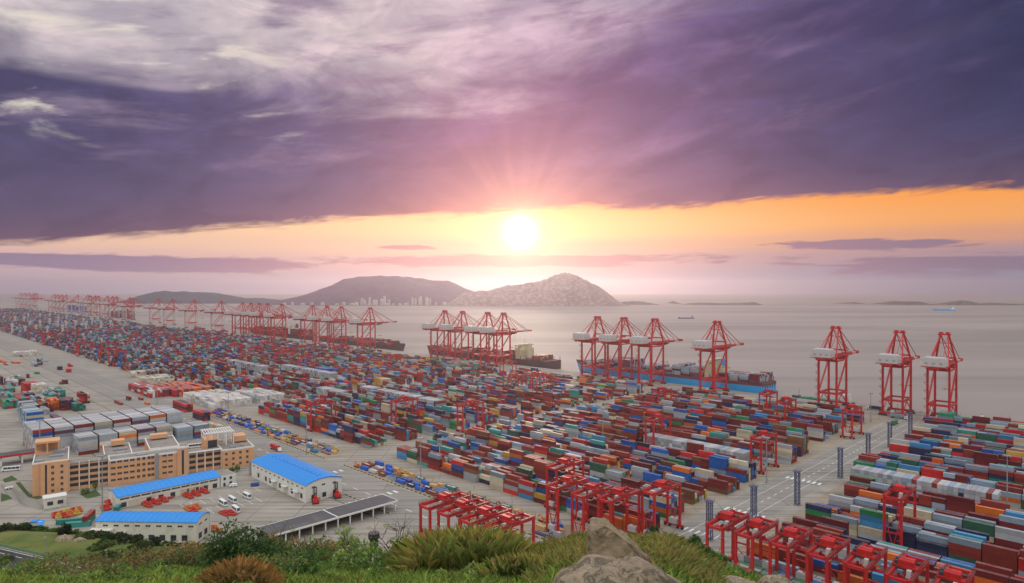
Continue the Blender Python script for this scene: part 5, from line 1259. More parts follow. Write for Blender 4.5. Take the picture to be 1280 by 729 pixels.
for grp, lab, (x0,x1,y0,y1), n, ms in spr:
    for k in range(n):
        q = (k+.5)/n; px = x0+(x1-x0)*q; py = y0+(y1-y0)*(1-q)+(1.5 if k % 2 else -1.5); u, w = UN(px, py)
        spreader(P(u, w, (k % 2)*.02), R(45+rr.uniform(-7,7)) if n != 2 else R(45+180+8), M[ms[k % len(ms)]], lab, grp, L=7 if n > 3 else 8)
# loose containers by the hut
for (px, py, c, z, lab, rz) in [(86,655,'teal',0,'teal container lying beside the heap of red frames, its twin to its right',60),(96,659,'teal',0,'teal container closest to the lawn by the hut',60),(110,654,'teal',0,'dark teal container beneath a rust red one near the hut',-30),(110,654,'rust red',CT,'rust red container on top of a teal one near the guard hut',-30),(148,636,'teal',0,'teal container squeezed between the long and near warehouses',-30)]:
    u, w = UN(px, py); place_container((w-1.22,w+1.22,u-6.1,u+6.1,z+.02,z+CH,c), lab, 'containers by the warehouses', R(rz))
# tyre wall before the near warehouse
tb = MB()
for k in range(4):
    n = 14; 
    for i in range(n):
        a0, a1 = 2*math.pi*i/n, 2*math.pi*(i+1)/n
        for (ra, rb, za, zb) in ((.42,.86,0,.0),(.86,.86,0,.44),(.86,.42,.44,.44),(.42,.42,.44,0)):
            q = [(ra*math.cos(a0),ra*math.sin(a0),za+k*.46),(ra*math.cos(a1),ra*math.sin(a1),za+k*.46),(rb*math.cos(a1),rb*math.sin(a1),zb+k*.46),(rb*math.cos(a0),rb*math.sin(a0),zb+k*.46)]; tb.quad(*q)
tym = tb.mesh('tyre_stack', M['rubber'])
for k in range(46):
    q = k/45; px = 196+ (q/.72)*66 if q < .72 else 262+(q-.72)/.28*45; py = 685 if q < .72 else 685-(q-.72)/.28*20
    d = 312.0-(0 if q < .72 else -(q-.72)/.28*22); x = (px-640)/806*d; z = max(0.0, hill_z(px, d))
    o = bpy.data.objects.new('tyre_stack', tym); col.objects.link(o); o.location = (x, d+rr.uniform(-.7,.7), z); o.rotation_euler = (0,0,rr.uniform(0,3)); o.scale = (1,1,.9+.3*rr.random())
    tag(o, 'black stack of old tyres in the low wall before the near warehouse', 'tyre stack', 'stacks of old tyres')

# ------------------------------------------------------------------ crate strips beside the service road
def tarp_load(L, W, H, m, seed):
    b = MB(); n = 8; rng = random.Random(seed); prof = []
    for i in range(n+1):
        y = -L/2+L*i/n; hh = H*(.82+.18*rng.random())*(1 if 0 < i < n else .9); prof.append((y, hh))
    for (y0,a),(y1,c) in zip(prof, prof[1:]): b.hexa([(-W/2,y0,.45),(W/2,y0,.45),(W/2,y1,.45),(-W/2,y1,.45),(-W*.40,y0,a),(W*.40,y0,a),(W*.40,y1,c),(-W*.40,y1,c)])
    return b
def strip_item(kind, u, w, rz, label, group, seed):
    rng = random.Random(seed); r = root(kind, P(u, w, .06), R(rz), label, {'flat_rack':'flat rack','wooden_crate':'crate','tarped_load':'tarped load','machine_skid':'machine','half_container':'open container'}[kind], group)
    L = rng.uniform(5.8, 9.5) if kind != 'wooden_crate' else rng.uniform(3.5, 6); W = 2.4
    if kind == 'tarped_load':
        b = MB(); b.box(-1.2,1.2,-L/2,L/2,0,.44); b.build('pallet', M['steel_dark'], r); tarp_load(L-.4, 2.5, rng.uniform(1.6,2.7), M['tarp_blue'], seed).build('tarpaulin', M['tarp_blue'] if rng.random() < .72 else M['crane_white'], r)
    elif kind == 'wooden_crate':
        H = rng.uniform(1.6,2.6); b = MB(); b.box(-W/2,W/2,-L/2,L/2,.15,H); b.build('panel', M['crate_tan'], r); b = MB()
        for y in np.linspace(-L/2,L/2,4):
            for s in (-1,1): b.box(s*(W/2+.06)-.06,s*(W/2+.06)+.06,y-.1,y+.1,0,H)
            b.box(-W/2,W/2,y-.1,y+.1,H+.002,H+.08)
        b.build('batten', M['crate_tan'], r)
    elif kind == 'half_container':
        H = rng.uniform(1.3,2.5); b = MB(); m = rng.choice([M['box_navy'],M['box_rust'],M['box_grey'],M['box_navy'],M['box_teal']]); b.box(-W/2,W/2,-L/2,L/2,0,.2)
        for s in (-1,1): b.box(s*1.15-.05,s*1.15+.05,-L/2,L/2,.2,H); b.box(-1.09,1.09,s*(L/2-.06)-.05,s*(L/2-.06)+.05,.2,H)
        b.build('box', m, r); tarp_load(L-.5, 2.0, H*rng.uniform(.9,1.15), None, seed).build('cargo', rng.choice([M['tarp_blue'],M['crane_white'],M['crate_tan'],M['steel_grey'],M['box_rust']]), r)
    elif kind == 'flat_rack':
        b = MB(); m = rng.choice([M['box_rust'],M['box_rust'],M['box_navy'],M['spreader_orange']]); b.box(-1.2,1.2,-6,6,.1,.6); b.build('floor', m, r)
        for s in (-1,1): b = MB(); b.box(-1.2,-.95,s*5.8-.15,s*5.8+.15,.61,2.6); b.box(.95,1.2,s*5.8-.15,s*5.8+.15,.61,2.6); b.box(-.94,.94,s*5.8-.1,s*5.8+.1,2.2,2.6); b.build('end_frame', m, r)
    else:
        m = rng.choice([M['spreader_yellow'],M['spreader_orange'],M['spreader_yellow']]); b = MB(); b.box(-1.2,1.2,-2.6,2.6,.5,1.2); b.box(-.9,.5,-2.2,0,1.2,2.5); b.build('body', m, r); b = MB(); b.beam((.7,.5,1.2),(.7,3.2,3.2),.4); b.beam((.7,3.2,3.2),(.7,4.6,1.2),.35); b.build('arm', m, r)
        b = MB(); b.box(-1.3,-.8,-2.6,2.4,0,.8); b.box(.8,1.3,-2.6,2.4,0,.8); b.build('track', M['rubber'], r)
M['box_navy'] = mat('box_navy', (.025,.04,.13), .55, .25, .6, dirt=(.12,.06,.04), dirt_amt=.5, dirt_scale=.5); M['box_rust'] = mat('box_rust', (.22,.06,.04), .6, .25, .6, dirt=(.12,.05,.03), dirt_amt=.5, dirt_scale=.5); M['box_grey'] = mat('box_grey', (.36,.40,.43), .55, .2, .6, dirt=(.2,.12,.08), dirt_amt=.5, dirt_scale=.5); M['box_teal'] = mat('box_teal', (.03,.2,.19), .55, .2, .6)
KL = {'flat_rack':'empty flat rack with upright end frames','wooden_crate':'tan wooden crate','tarped_load':'tarpaulin covered load on a skid','machine_skid':'yellow or orange tracked machine','half_container':'open topped box filled with cargo'}
for strip_name, u0, u1, w0, nr, near in (('strip by the main yard', 208, 404, 243, 4, 'main'), ('strip by the second yard', 436, 686, 242, 4, 'second')):
    rng = random.Random(len(strip_name)+3); cnt = {}
    for row in range(nr):
        u = u0+rng.uniform(0,6)+abs(row-1.5)*3
        while u < u1:
            kind = rng.choices(['half_container','tarped_load','wooden_crate','flat_rack','machine_skid'], [30,22,20,12,6])[0]
            ln = {'flat_rack':12.6,'wooden_crate':6.5,'machine_skid':7.5}.get(kind, 9.8)
            if rng.random() < .90 and u+ln < u1:
                cnt[(kind,row)] = cnt.get((kind,row),0)+1
                strip_item(kind, u+ln/2, w0+row*4.6+rng.uniform(-.5,.5), 45+rng.uniform(-3,3), f'{KL[kind]}, {ordn(cnt[(kind,row)])} such in {ordn(row+1)} row of {near} yard strip', 'cargo on the kerbed storage strips', int(u*13+row))
            u += ln+rng.uniform(.3,2.2)
# town on the island shore
rt = random.Random(12); M['tower_pale'] = mat('tower_pale', (.62,.56,.52), .8, .1, .05); M['tower_band'] = mat('tower_band', (.18,.17,.18), .5, .2, .05)
for k, (px, py) in enumerate([(452,374),(456,374),(462,373),(468,374),(471,373),(476,372),(478,372),(481,373),(486,375),(516,373),(519,373),(524,372),(526,372),(534,374),(537,375),(462,378),(470,379),(484,378),(492,377),(500,378),(508,378),(440,379),(446,378),(430,379),(420,380),(545,379),(556,379),(356,379.5),(366,379),(378,379.5),(390,380),(404,380)]):
    d = 4790.0; h = rt.uniform(34,64) if k < 15 else rt.uniform(10,22); wd = rt.uniform(12,18) if k < 15 else rt.uniform(16,34); z = max(0, (EYE-(py-360)*d/806))
    r = root('apartment_tower' if k < 15 else 'shore_house', ((px-640)/806*d, d+rt.uniform(-20,30), -1.5), rt.uniform(-.4,.4), f'pale {"apartment tower" if k < 15 else "low building"} in the island town, {ordn(k+1 if k < 15 else k-14)} of its kind', 'tower block' if k < 15 else 'building', 'buildings of the island town')
    b = MB(); b.box(-wd/2,wd/2,-7,7,0,h); b.box(-wd*.2,wd*.2,-4,4,h,h+4); b.build('wall', M['tower_pale'], r)
    b = MB()
    for q in range(int(h/6)): b.box(-wd*.42,wd*.42,-7.2,-7.001,2+q*6,4+q*6)
    b.build('window_band', M['tower_band'], r)
# ------------------------------------------------------------------ hillside: road, plants, rocks
def leaf_mat(name):
    m = bpy.data.materials.new(name); m.use_nodes = True; t = m.node_tree; N.tree = t; b = t.nodes['Principled BSDF']
    a = t.nodes.new('ShaderNodeAttribute'); a.attribute_name = 'Col'; t.links.new(a.outputs['Color'], b.inputs['Base Color'])
    b.inputs['Roughness'].default_value = .6; b.inputs['Specular IOR Level'].default_value = .25
    tr = t.nodes.new('ShaderNodeBsdfTranslucent'); t.links.new(a.outputs['Color'], tr.inputs[0]); mx = t.nodes.new('ShaderNodeMixShader'); mx.inputs[0].default_value = .5
    t.links.new(b.outputs[0], mx.inputs[1]); t.links.new(tr.outputs[0], mx.inputs[2]); t.links.new(mx.outputs[0], t.nodes['Material Output'].inputs[0]); return m
M['leaf'] = leaf_mat('leaf'); M['bark'] = mat('bark', (.09,.065,.045), .9, .3, 6)
NPR = np.random.default_rng(4)
def quads_object(name, V, C, parent=None, m=None):
    n = len(C); me = bpy.data.meshes.new(name); k = V.shape[1]
    me.vertices.add(n*k); me.vertices.foreach_set('co', V.reshape(-1).astype(np.float32)); me.loops.add(n*k); me.loops.foreach_set('vertex_index', np.arange(n*k, dtype=np.int32))
    me.polygons.add(n); me.polygons.foreach_set('loop_start', np.arange(0, n*k, k, dtype=np.int32)); me.update(calc_edges=True)
    at = me.color_attributes.new('Col', 'FLOAT_COLOR', 'CORNER'); cc = np.concatenate([C, np.ones((n,1))], 1); at.data.foreach_set('color', np.repeat(cc, k, axis=0).astype(np.float32).ravel())
    me.materials.append(m or M['leaf']); o = bpy.data.objects.new(name, me); col.objects.link(o)
    if parent: o.parent = parent
    return o
def leaves(n, rx, ry, rz, size, cols, clumps=14, seed=0, upright=0.0, hollow=.35):
    """leaf quads gathered in clumps through a lumpy crown; returns V (n,4,3), C"""
    g = np.random.default_rng(seed); cd = g.normal(size=(clumps,3)); cd /= np.linalg.norm(cd,axis=1)[:,None]; cd[:,2] = np.abs(cd[:,2])*.9+.02
    cr = g.uniform(.45,1.0,(clumps,1)); cc = cd*cr*np.array([rx,ry,rz]); cs = g.uniform(.22,.48,clumps)
    k = g.integers(0,clumps,n); p = g.normal(size=(n,3)); p /= np.linalg.norm(p,axis=1)[:,None]; p *= g.uniform(hollow,1,(n,1))**.6
    c = cc[k]+p*cs[k][:,None]*np.array([rx,ry,rz*1.05]); c[:,2] = np.maximum(c[:,2], .02)
    a = g.normal(size=(n,3)); a[:,2] += upright*2; a /= np.linalg.norm(a,axis=1)[:,None]; b = np.cross(a, g.normal(size=(n,3))); b /= np.linalg.norm(b,axis=1)[:,None]
    s = size*g.uniform(.6,1.35,(n,1)); V = np.stack([c-a*s, c+b*s*.42, c+a*s, c-b*s*.42], 1)
    pal_ = np.array(cols); tone = g.integers(0,len(pal_),clumps); C = pal_[tone[k]]*g.uniform(.65,1.4,(n,1))*np.array([1,1,1]); mixk = g.random(n) < .25; C[mixk] = pal_[g.integers(0,len(pal_),mixk.sum())]
    return V, C
KV = 2.5
def kg(l): return [tuple(min(.6, a*1.45) for a in c) for c in l]
def kv(l): return [tuple(min(.8, a*KV) for a in c) for c in l]
G_DARK = [(.018,.040,.012),(.028,.055,.016),(.04,.065,.02)]; G_MID = [(.045,.085,.018),(.065,.10,.025),(.085,.105,.03)]; G_LIGHT = [(.10,.15,.03),(.13,.17,.045),(.075,.12,.025)]
EMB_D = G_DARK+[(.035,.062,.016)]; EMB_M = G_MID
G_DARK, G_MID, G_LIGHT = kv(G_DARK), kv(G_MID), kv(G_LIGHT)
G_BROWN = [(.07,.06,.025),(.10,.08,.03),(.055,.065,.02),(.13,.095,.04)]; G_DRY = [(.26,.20,.065),(.20,.17,.05),(.14,.14,.04),(.30,.22,.08)]
G_BROWN = kv(G_BROWN); G_DRY = [(.66,.56,.19),(.56,.56,.16),(.42,.50,.14),(.66,.52,.22)]
def shrub(c, d, rx, rz, n, size, cols, label, group=None, ry=None, seed=0, stems=6, blossom=0, dz=-.05, name='shrub', cat='shrub', clumps=16, hollow=.35):
    x, y, z = hillpt(c, d); z = max(z, 0); r = root(name, (x, y, z+dz), 0, label, cat, group); ry = ry or rx
    V, C = leaves(n, rx, ry, rz, size, cols, clumps, seed+31, hollow=hollow)
    if blossom:
        g = np.random.default_rng(seed); k = g.choice(n, blossom, replace=False); C[k] = np.array([.62,.62,.56])
    quads_object('foliage', V, C, r)
    b = MB(); rng = random.Random(seed)
    for q in range(stems):
        a = rng.uniform(0,6.28); e = rng.uniform(.3,.85); p = Vector((rx*e*math.cos(a), ry*e*math.sin(a), rz*rng.uniform(.55,.95))); m_ = p*.5+Vector((0,0,rz*.12)); b.tube((0,0,0), m_, rz*.035, rz*.022, 5); b.tube(m_, p, rz*.022, rz*.008, 5)
    b.build('stem', M['bark'], r); return r
# far embankment and lower slope plants
emb = [(4,300,6,3.2,0),(14,318,5,3,0),(26,322,6,3.5,0),(38,325,5,3,0),(8,335,5,3,0),(28,338,5,2.8,0),(46,312,4,2.2,1),(60,305,4,2.2,1),(74,302,3.5,2.2,1),(92,300,4,2.4,1),(106,304,4,2.5,0),(118,306,4,2.6,0),(104,288,5,2.8,1),(118,290,5,3,0),(130,294,5,3,0),(128,278,6,3,1),(142,284,6,3.2,0),(150,296,4,2.4,0),(160,284,6,3.2,0),(172,292,5,2.6,1),(178,278,7,3.2,0),(192,286,6,3,0),(206,288,5,2.4,1),(150,268,7,3.2,1),(170,264,7,3.4,0),(196,270,7,3.2,1),(216,276,7,3,0),(236,284,6,2.6,0),(250,290,6,2.8,1),(132,266,6,3,0),(4,262,5,2.4,1),(270,296,6,3,0)]
for k, (c, d, rx, rz, q) in enumerate(emb):
    shrub(c, d, rx*.9, rz*.95, 800, .62, [EMB_D+EMB_M, EMB_M+G_MID][q], 'rounded green shrub on the slope below the warehouses and lawn', 'shrubs on the lower slope', seed=k, stems=3, clumps=9)
shrub(82, 296, 3.4, 5.4, 1500, .55, EMB_D[:2], 'single round dark tree on the slope above the hill road', None, seed=90, stems=2, name='round_tree', cat='tree', dz=-.4)
for k, (px, py) in enumerate([(290,592),(296,590),(283,594),(262,603),(106,618),(118,612)]):
    u, w = UN(px, py); x, y, z = P(u, w); r = root('garden_tree', (x,y,0), 0, 'small leafy tree planted beside the orange offices', 'tree', 'small trees by the offices'); V, C = leaves(380, 2.2, 2.2, 3.4, .5, G_MID+G_LIGHT[:1], 8, 700+k); V[:,:,2] += 1.2; quads_object('crown', V, C, r); b = MB(); b.tube((0,0,0),(0,0,2.6),.22,.12,6); b.build('trunk', M['bark'], r)
# road along the plateau with its rail and lamps
a0 = Vector((-218.0, 274.6, 14.86)); dv = Vector((57.0, -22.6, 0)).normalized(); nv_ = Vector((-dv.y, dv.x, 0)); WR = 12.5
def rp(t, o, z=0.0): q = a0 + dv*t - nv_*o; return (q.x, q.y, a0.z+z)
def rstrip(name, m, t0, t1, o0, o1, z):
    b = MB(); b.quad(rp(t0,o1,z), rp(t1,o1,z), rp(t1,o0,z), rp(t0,o0,z)); return tag(b.build(name, m), kind='structure')
rstrip('hill_road', M['asphalt'], -120, 150, 0, WR, .05)
b = MB()
for k in range(24): t0 = -120+k*11; b.quad(rp(t0,6.4,.056), rp(t0+5,6.4,.056), rp(t0+5,6.1,.056), rp(t0,6.1,.056)); b.quad(rp(t0+3,3.4,.056), rp(t0+7,3.4,.056), rp(t0+7,3.15,.056), rp(t0+3,3.15,.056))
b.quad(rp(-120,.7,.056), rp(150,.7,.056), rp(150,.4,.056), rp(-120,.4,.056)); tag(b.build('hill_road_markings', M['paint_white']), kind='structure')
b = MB(); p0 = rp(-120,-.3,0); p1 = rp(150,-.3,0); b.beam((p0[0],p0[1],p0[2]+.15), (p1[0],p1[1],p1[2]+.15), .4, .4); tag(b.build('hill_road_kerb', M['kerb']), kind='structure')
M['rail_green'] = mat('rail_green', (.10,.22,.13), .6, .2, 1)
r = root('guard_rail', rp(-80,-1.0,.0), 0, 'pale green guard rail along the upper side of the hill road', 'guard rail'); o_ = Vector(rp(-80,-1.0,0)); e_ = Vector(rp(130,-1.0,0))-o_
for z in (.7, 1.15): b = MB(); b.beam((0,0,z), (e_.x,e_.y,z), .18, .28); b.build('rail', M['rail_green'], r)
for k in range(53): b = MB(); q = e_*(k/52); b.box(q.x-.09,q.x+.09,q.y-.09,q.y+.09,-.3,1.25); b.build('post', M['rail_green'], r)
for k, t0 in enumerate((26, 62)):
    r = root('street_lamp', rp(t0,-2.0,0), 0, f'slender street lamp on the hill road, {"left" if k == 0 else "right"} one of two', 'street lamp'); b = MB(); b.tube((0,0,-.3),(0,0,8),.13,.07,8); b.build('pole', M['steel_grey'], r); b = MB(); b.beam((0,0,8),(.8,-1.8,8.5),.1); b.box(.5,1.1,-2.4,-1.6,8.45,8.6); b.build('lamp_head', M['steel_grey'], r)

# near hill: grass
def grass(name, n, sampler, hmin, hmax, cols, wid, bend, seed, kind=None, lab=None, cat=None, rootloc=None):
    g = np.random.default_rng(seed); base = sampler(g, n); n = len(base); h = g.uniform(hmin,hmax,n)*(.7+.6*g.random(n)); a = g.uniform(0,2*math.pi,n); bd = g.uniform(.2,1,n)*bend*h
    dx, dy = np.cos(a), np.sin(a); px_, py_ = -dy*wid, dx*wid; tip = base+np.stack([dx*bd, dy*bd, h*(1-.25*bend)], 1); midp = base+np.stack([dx*bd*.3, dy*bd*.3, h*.58], 1); o = np.stack([px_, py_, np.zeros(n)], 1)
    V = np.stack([base-o, base+o, midp+o*.75, tip, midp-o*.75], 1); pal_ = np.array(cols)
    pn = np.array([mnoise.noise((b_[0]*.9, b_[1]*.9, seed)) for b_ in base]); idx = np.clip(((pn*.9+.5+g.normal(0,.22,n))*len(pal_)).astype(int), 0, len(pal_)-1)
    C = pal_[idx]*g.uniform(.65,1.35,(n,1))
    if rootloc is not None: V = V - np.array(rootloc)
    return V, C
def slope_sampler(c0, c1, d0, d1, wfun=None):
    def f(g, n):
        c = g.uniform(c0, c1, n); d = np.sqrt(g.uniform(d0*d0, d1*d1, n))
        if wfun is not None: k = g.random(n) < np.array([wfun(a, b_) for a, b_ in zip(c, d)]); c, d = c[k], d[k]
        return np.array([hillpt(a, b_) for a, b_ in zip(c, d)]) - np.array([0,0,.03])
    return f
def keepf(c, d):
    if 700 < c < 840 and d < 10.5: return .15
    return 1.0
V, C = grass('g', 90000, slope_sampler(-120, 1240, 10.5, 25.5, keepf), .14, .34, kg(G_MID+G_LIGHT+G_LIGHT+[(.26,.27,.07),(.28,.21,.08)]), .008, .6, 3)
tag(quads_object('hill_grass', V, C), kind='stuff')
V, C = grass('g2', 26000, slope_sampler(660, 900, 14, 25, None), .22, .42, [(.32,.38,.11),(.46,.40,.15),(.38,.44,.12),(.52,.42,.18)], .010, .8, 8)
tag(quads_object('brown_grass', V, C), kind='stuff')
def clump(c0, c1, d0, d1, n, h0, h1, cols, label, seed, wid=.0065, bend=.6, dome=True):
    cm, dm = (c0+c1)/2, (d0+d1)/2; loc = hillpt(cm, dm); r = root('grass_clump', loc, 0, label, 'grass clump')
    V, C = grass('c', n, slope_sampler(c0, c1, d0, d1), h0, h1, cols, wid, bend, seed)
    if dome:
        cx = V[:,0,:].copy(); q = np.abs((cx[:,0]/cx[:,1]*806+640-cm)/((c1-c0)/2)); f = (1-.75*np.clip(q,0,1)**2.4)[:,None]; base = V[:,0,:][:,None,:]; V = base+(V-base)*np.concatenate([np.ones((len(V),1,2)), f[:,:,None]], 2)
    quads_object('blades', V-np.array(loc), C, r); return r
clump(500, 672, 18.5, 23.5, 30000, .55, 1.25, G_DRY+[(.48,.52,.15),(.34,.42,.11)], 'large mound of tall yellow green grass hiding the parked gantry legs', 11)
clump(250, 345, 14.6, 16.5, 12000, .30, .62, [(.55,.36,.14),(.44,.28,.10),(.66,.44,.18)], 'low clump of golden dry grass at the bottom of the slope', 12)
clump(600, 690, 16, 18.5, 9000, .35, .7, G_DRY+G_MID, 'smaller tuft of pale grass in front of the tall mound', 13)
NEAR = [ # c, d, rx, rz, n, size, cols, label
 (30,24,2.4,.50,3600,.075,G_MID+G_LIGHT[:1]+G_BROWN[:2],'low olive bush at the left bottom corner beneath the hill road'),(92,24,2.0,.50,3200,.075,G_MID+G_BROWN,'low olive bush second along below the hill road'),(150,23.5,2.0,.62,3600,.075,G_MID+G_BROWN,'brownish bush where the hill road disappears'),
 (205,24.5,1.8,.75,3800,.075,G_BROWN+G_MID[:1],'brown tinged bush under the tyre wall'),(248,24,1.6,.90,3800,.075,G_BROWN+G_DARK,'dense brown green bush right of the tyre wall'),(304,23.2,1.35,1.45,6500,.07,G_DARK,'darkest spiky bush with the highest tip on the slope'),
 (346,24.6,1.3,1.25,4200,.075,G_BROWN+G_DARK+G_MID[:1],'mixed brown bush just right of the dark spiky bush'),(388,24.4,1.3,1.15,4200,.075,G_MID+G_BROWN,'bush below the carport posts with brown tips'),(428,24.8,1.3,1.0,3800,.075,G_MID+G_LIGHT[:1]+G_BROWN[:1],'green bush under the right half of the carport'),
 (356,19,1.3,.55,3200,.06,G_DARK+G_MID,'low dark bush in front of the spiky one'),(455,21.5,1.2,.95,4600,.065,G_MID+G_LIGHT,'light green bush dotted with white blossom'),(487,23.6,.9,.85,2600,.07,G_LIGHT+G_MID,'pale leafy bush left of the tall grass mound'),(500,20,.9,.55,2200,.065,G_DARK+G_MID,'dark low bush at the foot of the tall grass mound'),
 (672,19.5,.55,.42,1500,.06,G_LIGHT[:2]+G_MID,'bright green bush between tall mound and boulders'),(690,24.2,1.0,.34,1800,.06,G_BROWN+G_MID,'brown scrub along the crest left of the boulders'),(722,24.2,.7,.32,1500,.06,G_MID+G_LIGHT,'green scrub on the crest beside the upright boulder'),
 (818,24.0,.36,.58,1100,.06,G_DARK,'small dark upright bush right of the upright boulder'),(866,22.5,.80,.62,3400,.065,G_DARK[1:]+G_MID[:2],'glossy dark green bush on the right slope'),(898,23,.62,.42,2000,.065,G_DARK[1:]+G_MID[:2],'lower dark green bush beside the glossy one'),(850,19,.6,.25,1300,.055,G_LIGHT+G_MID,'yellow green scrub right of the big boulder'),(930,23.5,.7,.26,1300,.06,G_MID+G_BROWN,'thin scrub at the edge above the parked gantries')]
for k, (c, d, rx, rz, n, s, cols, lab) in enumerate(NEAR): shrub(c, d, rx, rz, n, s, cols, lab, seed=200+k, blossom=(220 if 'blossom' in lab else 0), clumps=26 if rx > 1 else 14, hollow=.2)
rs = random.Random(31); filler = []
for k in range(30):
    c = rs.uniform(20, 700) if k < 23 else rs.uniform(845, 950); d = rs.uniform(16.5, 23.5)
    if 505 < c < 665 and d < 23: d = rs.uniform(16, 18)
    shrub(c, d, rs.uniform(.35,.8), rs.uniform(.22,.42), 900, .055, rs.choice([G_MID+G_LIGHT, G_LIGHT+G_MID[:1], G_MID+G_BROWN, G_MID]), 'low scrubby bush half sunk in the grass of the near slope', 'low scrub on the near slope', seed=600+k, stems=3, clumps=9, hollow=.2)
# bare branching shrubs that stick up
def twigs(c, d, h, spread, label, seed, leaf=120):
    x, y, z = hillpt(c, d); r = root('twiggy_shrub', (x,y,z-.05), 0, label, 'shrub'); rng = random.Random(seed); b = MB(); tips = []
    for q in range(8):
        a = rng.uniform(0,6.28); p = Vector((math.cos(a)*spread*rng.uniform(.2,.6), math.sin(a)*spread*.5, h*rng.uniform(.45,.65))); b.tube((0,0,0), p, .018, .011, 5)
        for s in range(4): t_ = p+Vector((rng.uniform(-.4,.4)*spread, rng.uniform(-.3,.3)*spread, h*rng.uniform(.1,.4))); b.tube(p, t_, .010, .004, 4); tips.append(t_)
    b.build('branch', M['bark'], r); g = np.random.default_rng(seed); n = leaf; c_ = np.array([tips[i] for i in g.integers(0,len(tips),n)])+g.normal(0,.05,(n,3)); a = g.normal(size=(n,3)); a /= np.linalg.norm(a,axis=1)[:,None]; bb = np.cross(a,g.normal(size=(n,3))); V = np.stack([c_-a*.035,c_+bb*.018,c_+a*.035,c_-bb*.018],1); quads_object('leaf_spray', V, np.array(G_LIGHT)[g.integers(0,3,n)], r)
twigs(352, 24.5, 1.75, 1.2, 'thin bare stemmed shrub rising before the carport roof', 5); twigs(440, 24.5, 1.6, 1.0, 'pale airy shrub standing before the carport posts', 6, 500); twigs(497, 23.5, 1.5, 1.4, 'bare branching shrub against the concrete left of the tall grass', 7, 90); twigs(515, 24, 1.3, 1.0, 'second bare shrub touching the tall grass mound', 8, 60)
# rocks
rk = bpy.data.materials.new('granite'); rk.use_nodes = True; t = rk.node_tree; N.tree = t; b = t.nodes['Principled BSDF']; b.inputs['Roughness'].default_value = .92; b.inputs['Specular IOR Level'].default_value = .2
tc = t.nodes.new('ShaderNodeTexCoord'); v = N(tc.outputs['Object']); n1 = noise(v, 2.2, 8, .65, .4); n2 = noise(v, 18, 8, .75); n3 = noise(v, 5.5, 8, .7, .8); n4 = noise(v, 1.1, 6, .6, 1.0)
c = cmix(sstep(.36,.64,n1), (.31,.235,.155,1), (.50,.39,.27,1)); c = cmix(sstep(.47,.58,n3)*.75, c, (.085,.075,.05,1)); n7 = noise(v, .9, 4, .5, .6); c = cmix(sstep(.50,.62,n7)*.6, c, (.10,.085,.06,1)); c = cmix(sstep(.55,.68,n4)*.5, c, (.44,.34,.26,1)); c = cmix(sstep(.50,.68,n2)*.5, c, (.16,.14,.11,1)); c = cmix(sstep(.62,.70,n3)*sstep(.4,.6,n1)*.6, c, (.50,.47,.40,1))
t.links.new(c.s, b.inputs['Base Color']); bp = t.nodes.new('ShaderNodeBump'); bp.inputs['Strength'].default_value = 1.0; bp.inputs['Distance'].default_value = .09; hh = n2*.5+n3; t.links.new(hh.s, bp.inputs['Height']); t.links.new(bp.outputs[0], b.inputs['Normal'])
M['granite'] = rk
M['granite_shaded'] = mat('granite_shaded', (.28,.21,.135), .95, .45, 3.5, dirt=(.06,.048,.032), dirt_amt=.85, dirt_scale=2.6, spec=.15, bump=.9, bump_scale=7)  # lichened granite, with the leaning boulder's front shade painted in as darker tone
def rock_from(bm, name, loc, rz, label, seed, amp, freq, cat='boulder', levels=3, m=None, sm=.55):
    for _ in range(levels): bmesh.ops.subdivide_edges(bm, edges=bm.edges[:], cuts=1, use_grid_fill=True, smooth=sm)
    bmesh.ops.triangulate(bm, faces=bm.faces[:]); bm.normal_update()
    for v_ in bm.verts:
        p = v_.co*freq+Vector((seed*3.7, seed*1.9, seed)); f = mnoise.fractal(p, 1.0, 2.0, 6)*amp; rg_ = (1-abs(mnoise.noise(p*1.7)))**3*amp*.5; v_.co += v_.normal*(f-rg_*.6)
    me = bpy.data.meshes.new(name); bm.to_mesh(me); bm.free(); me.materials.append(m or rk); me.polygons.foreach_set('use_smooth', [True]*len(me.polygons)); o = bpy.data.objects.new(name, me); col.objects.link(o); o.location = loc; o.rotation_euler = (0,0,rz); return tag(o, label, cat)
def dome(c, d, sx, sy, sz, label, seed, rz=0, amp=.06, sink=.25, freq=1.6):
    bm = bmesh.new(); bmesh.ops.create_icosphere(bm, subdivisions=3, radius=1.0)
    for v_ in bm.verts: v_.co = Vector((v_.co.x*sx, v_.co.y*sy, v_.co.z*sz))
    x, y, z = hillpt(c, d); return rock_from(bm, 'boulder', (x, y, z-sz*sink), rz, label, seed, amp, freq, levels=2)
def wedge(c, d, outline, thick, label, seed, s, zoff=0, amp=.05):
    """a slab from its outline in metres with real thickness, leaning back"""
    bm = bmesh.new(); pts = []
    for (x, z) in outline: pts += [bm.verts.new((x*s, -thick*.35+z*.25*s, z*s)), bm.verts.new((x*s*.86+.05, thick*.65+z*.15*s, z*s*.90)), bm.verts.new((x*s*.98, thick*.12+z*.2*s, z*s*1.02))]
    bmesh.ops.convex_hull(bm, input=pts); bmesh.ops.triangulate(bm, faces=bm.faces[:])
    for v_ in [q for q in bm.verts if not q.link_faces]: bm.verts.remove(v_)
    x, y, z = hillpt(c, d); return rock_from(bm, 'boulder', (x, y, z+zoff), 0, label, seed, amp, 2.4, levels=4, m=M['granite_shaded'], sm=.18)
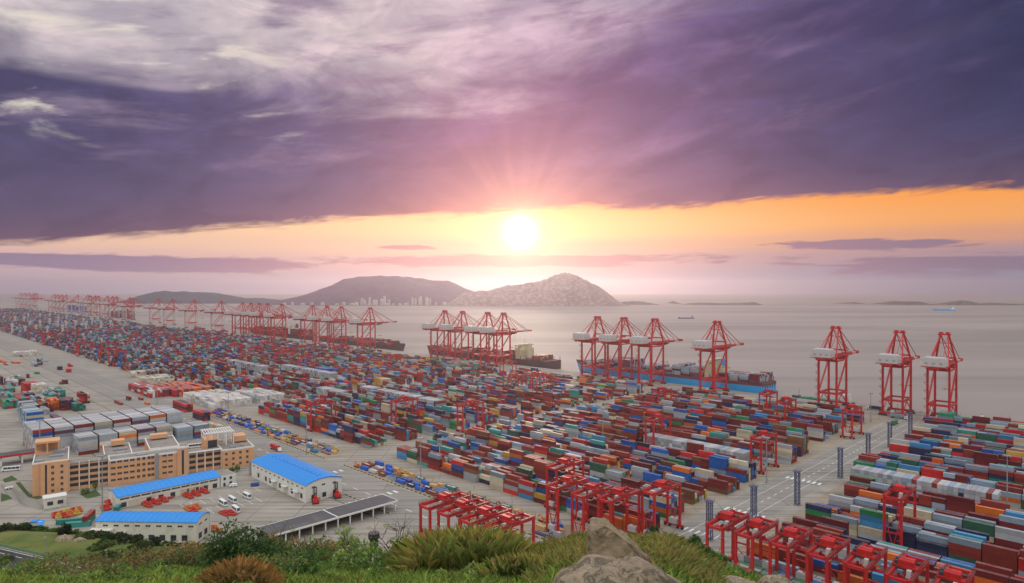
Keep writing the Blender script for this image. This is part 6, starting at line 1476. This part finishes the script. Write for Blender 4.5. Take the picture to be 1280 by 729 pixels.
dome(772, 8.6, 1.12, .75, .80, 'largest pale boulder, smooth and rounded, at the bottom centre', 3, amp=.10, sink=-.06)
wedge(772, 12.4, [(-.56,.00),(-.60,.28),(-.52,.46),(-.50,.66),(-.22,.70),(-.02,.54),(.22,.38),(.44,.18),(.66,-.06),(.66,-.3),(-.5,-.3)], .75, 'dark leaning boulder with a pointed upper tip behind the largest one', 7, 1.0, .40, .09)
dome(728, 12.4, .26, .3, .24, 'small rounded boulder left of the leaning boulder', 11, amp=.04, sink=-.1); dome(742, 11.6, .22, .3, .19, 'small pale boulder tucked under the leaning one', 13, amp=.03, sink=-.1); dome(722, 13.6, .2, .3, .15, 'smallest boulder beside the grass left of the leaning one', 14, amp=.03, sink=0)
dome(918, 17.5, .95, .7, .36, 'long grey boulder on the right slope', 17, amp=.06, sink=.0); dome(972, 17.0, .52, .6, .50, 'rounded boulder at the right edge of the slope', 19, amp=.06, sink=-.45); dome(1068, 15.5, .72, .5, .34, 'olive domed boulder at the bottom edge before the parked gantries', 23, amp=.05, sink=-.2)
dome(652, 25, .75, .5, .22, 'flat pale boulder on the crest by the tall grass', 29, amp=.05, sink=-.25); dome(672, 25.3, .5, .5, .16, 'second flat pale boulder on the crest', 31, amp=.04, sink=-.2); dome(850, 24.5, .34, .4, .18, 'tan boulder on the crest right of the small dark bush', 37, amp=.03, sink=-.3); dome(735, 24.4, .28, .3, .14, 'low pale boulder on the crest beside green scrub', 41, amp=.03, sink=-.1)
dome(80, 285, 4.2, 3, 3.0, 'pale tan rock outcrop above the hill road', 43, amp=.5, sink=.3, freq=.3); dome(98, 284, 3.2, 2, 1.6, 'low tan rock ledge right of the pale outcrop', 47, amp=.4, sink=.2, freq=.3); dome(198, 296, 2.0, 1.6, 1.5, 'whitish rock below the tyre wall', 53, amp=.3, sink=0, freq=.4)
b = MB(); b.tube((0,0,0),(0,0,1.1),.16,.16,10); b.tube((0,0,1.1),(0,0,1.3),.22,.22,10); r_ = root('waste_post', hillpt(467, 25.0), 0, 'short black cylinder post standing above the blossom bush', 'post'); b.build('body', M['steel_dark'], r_)
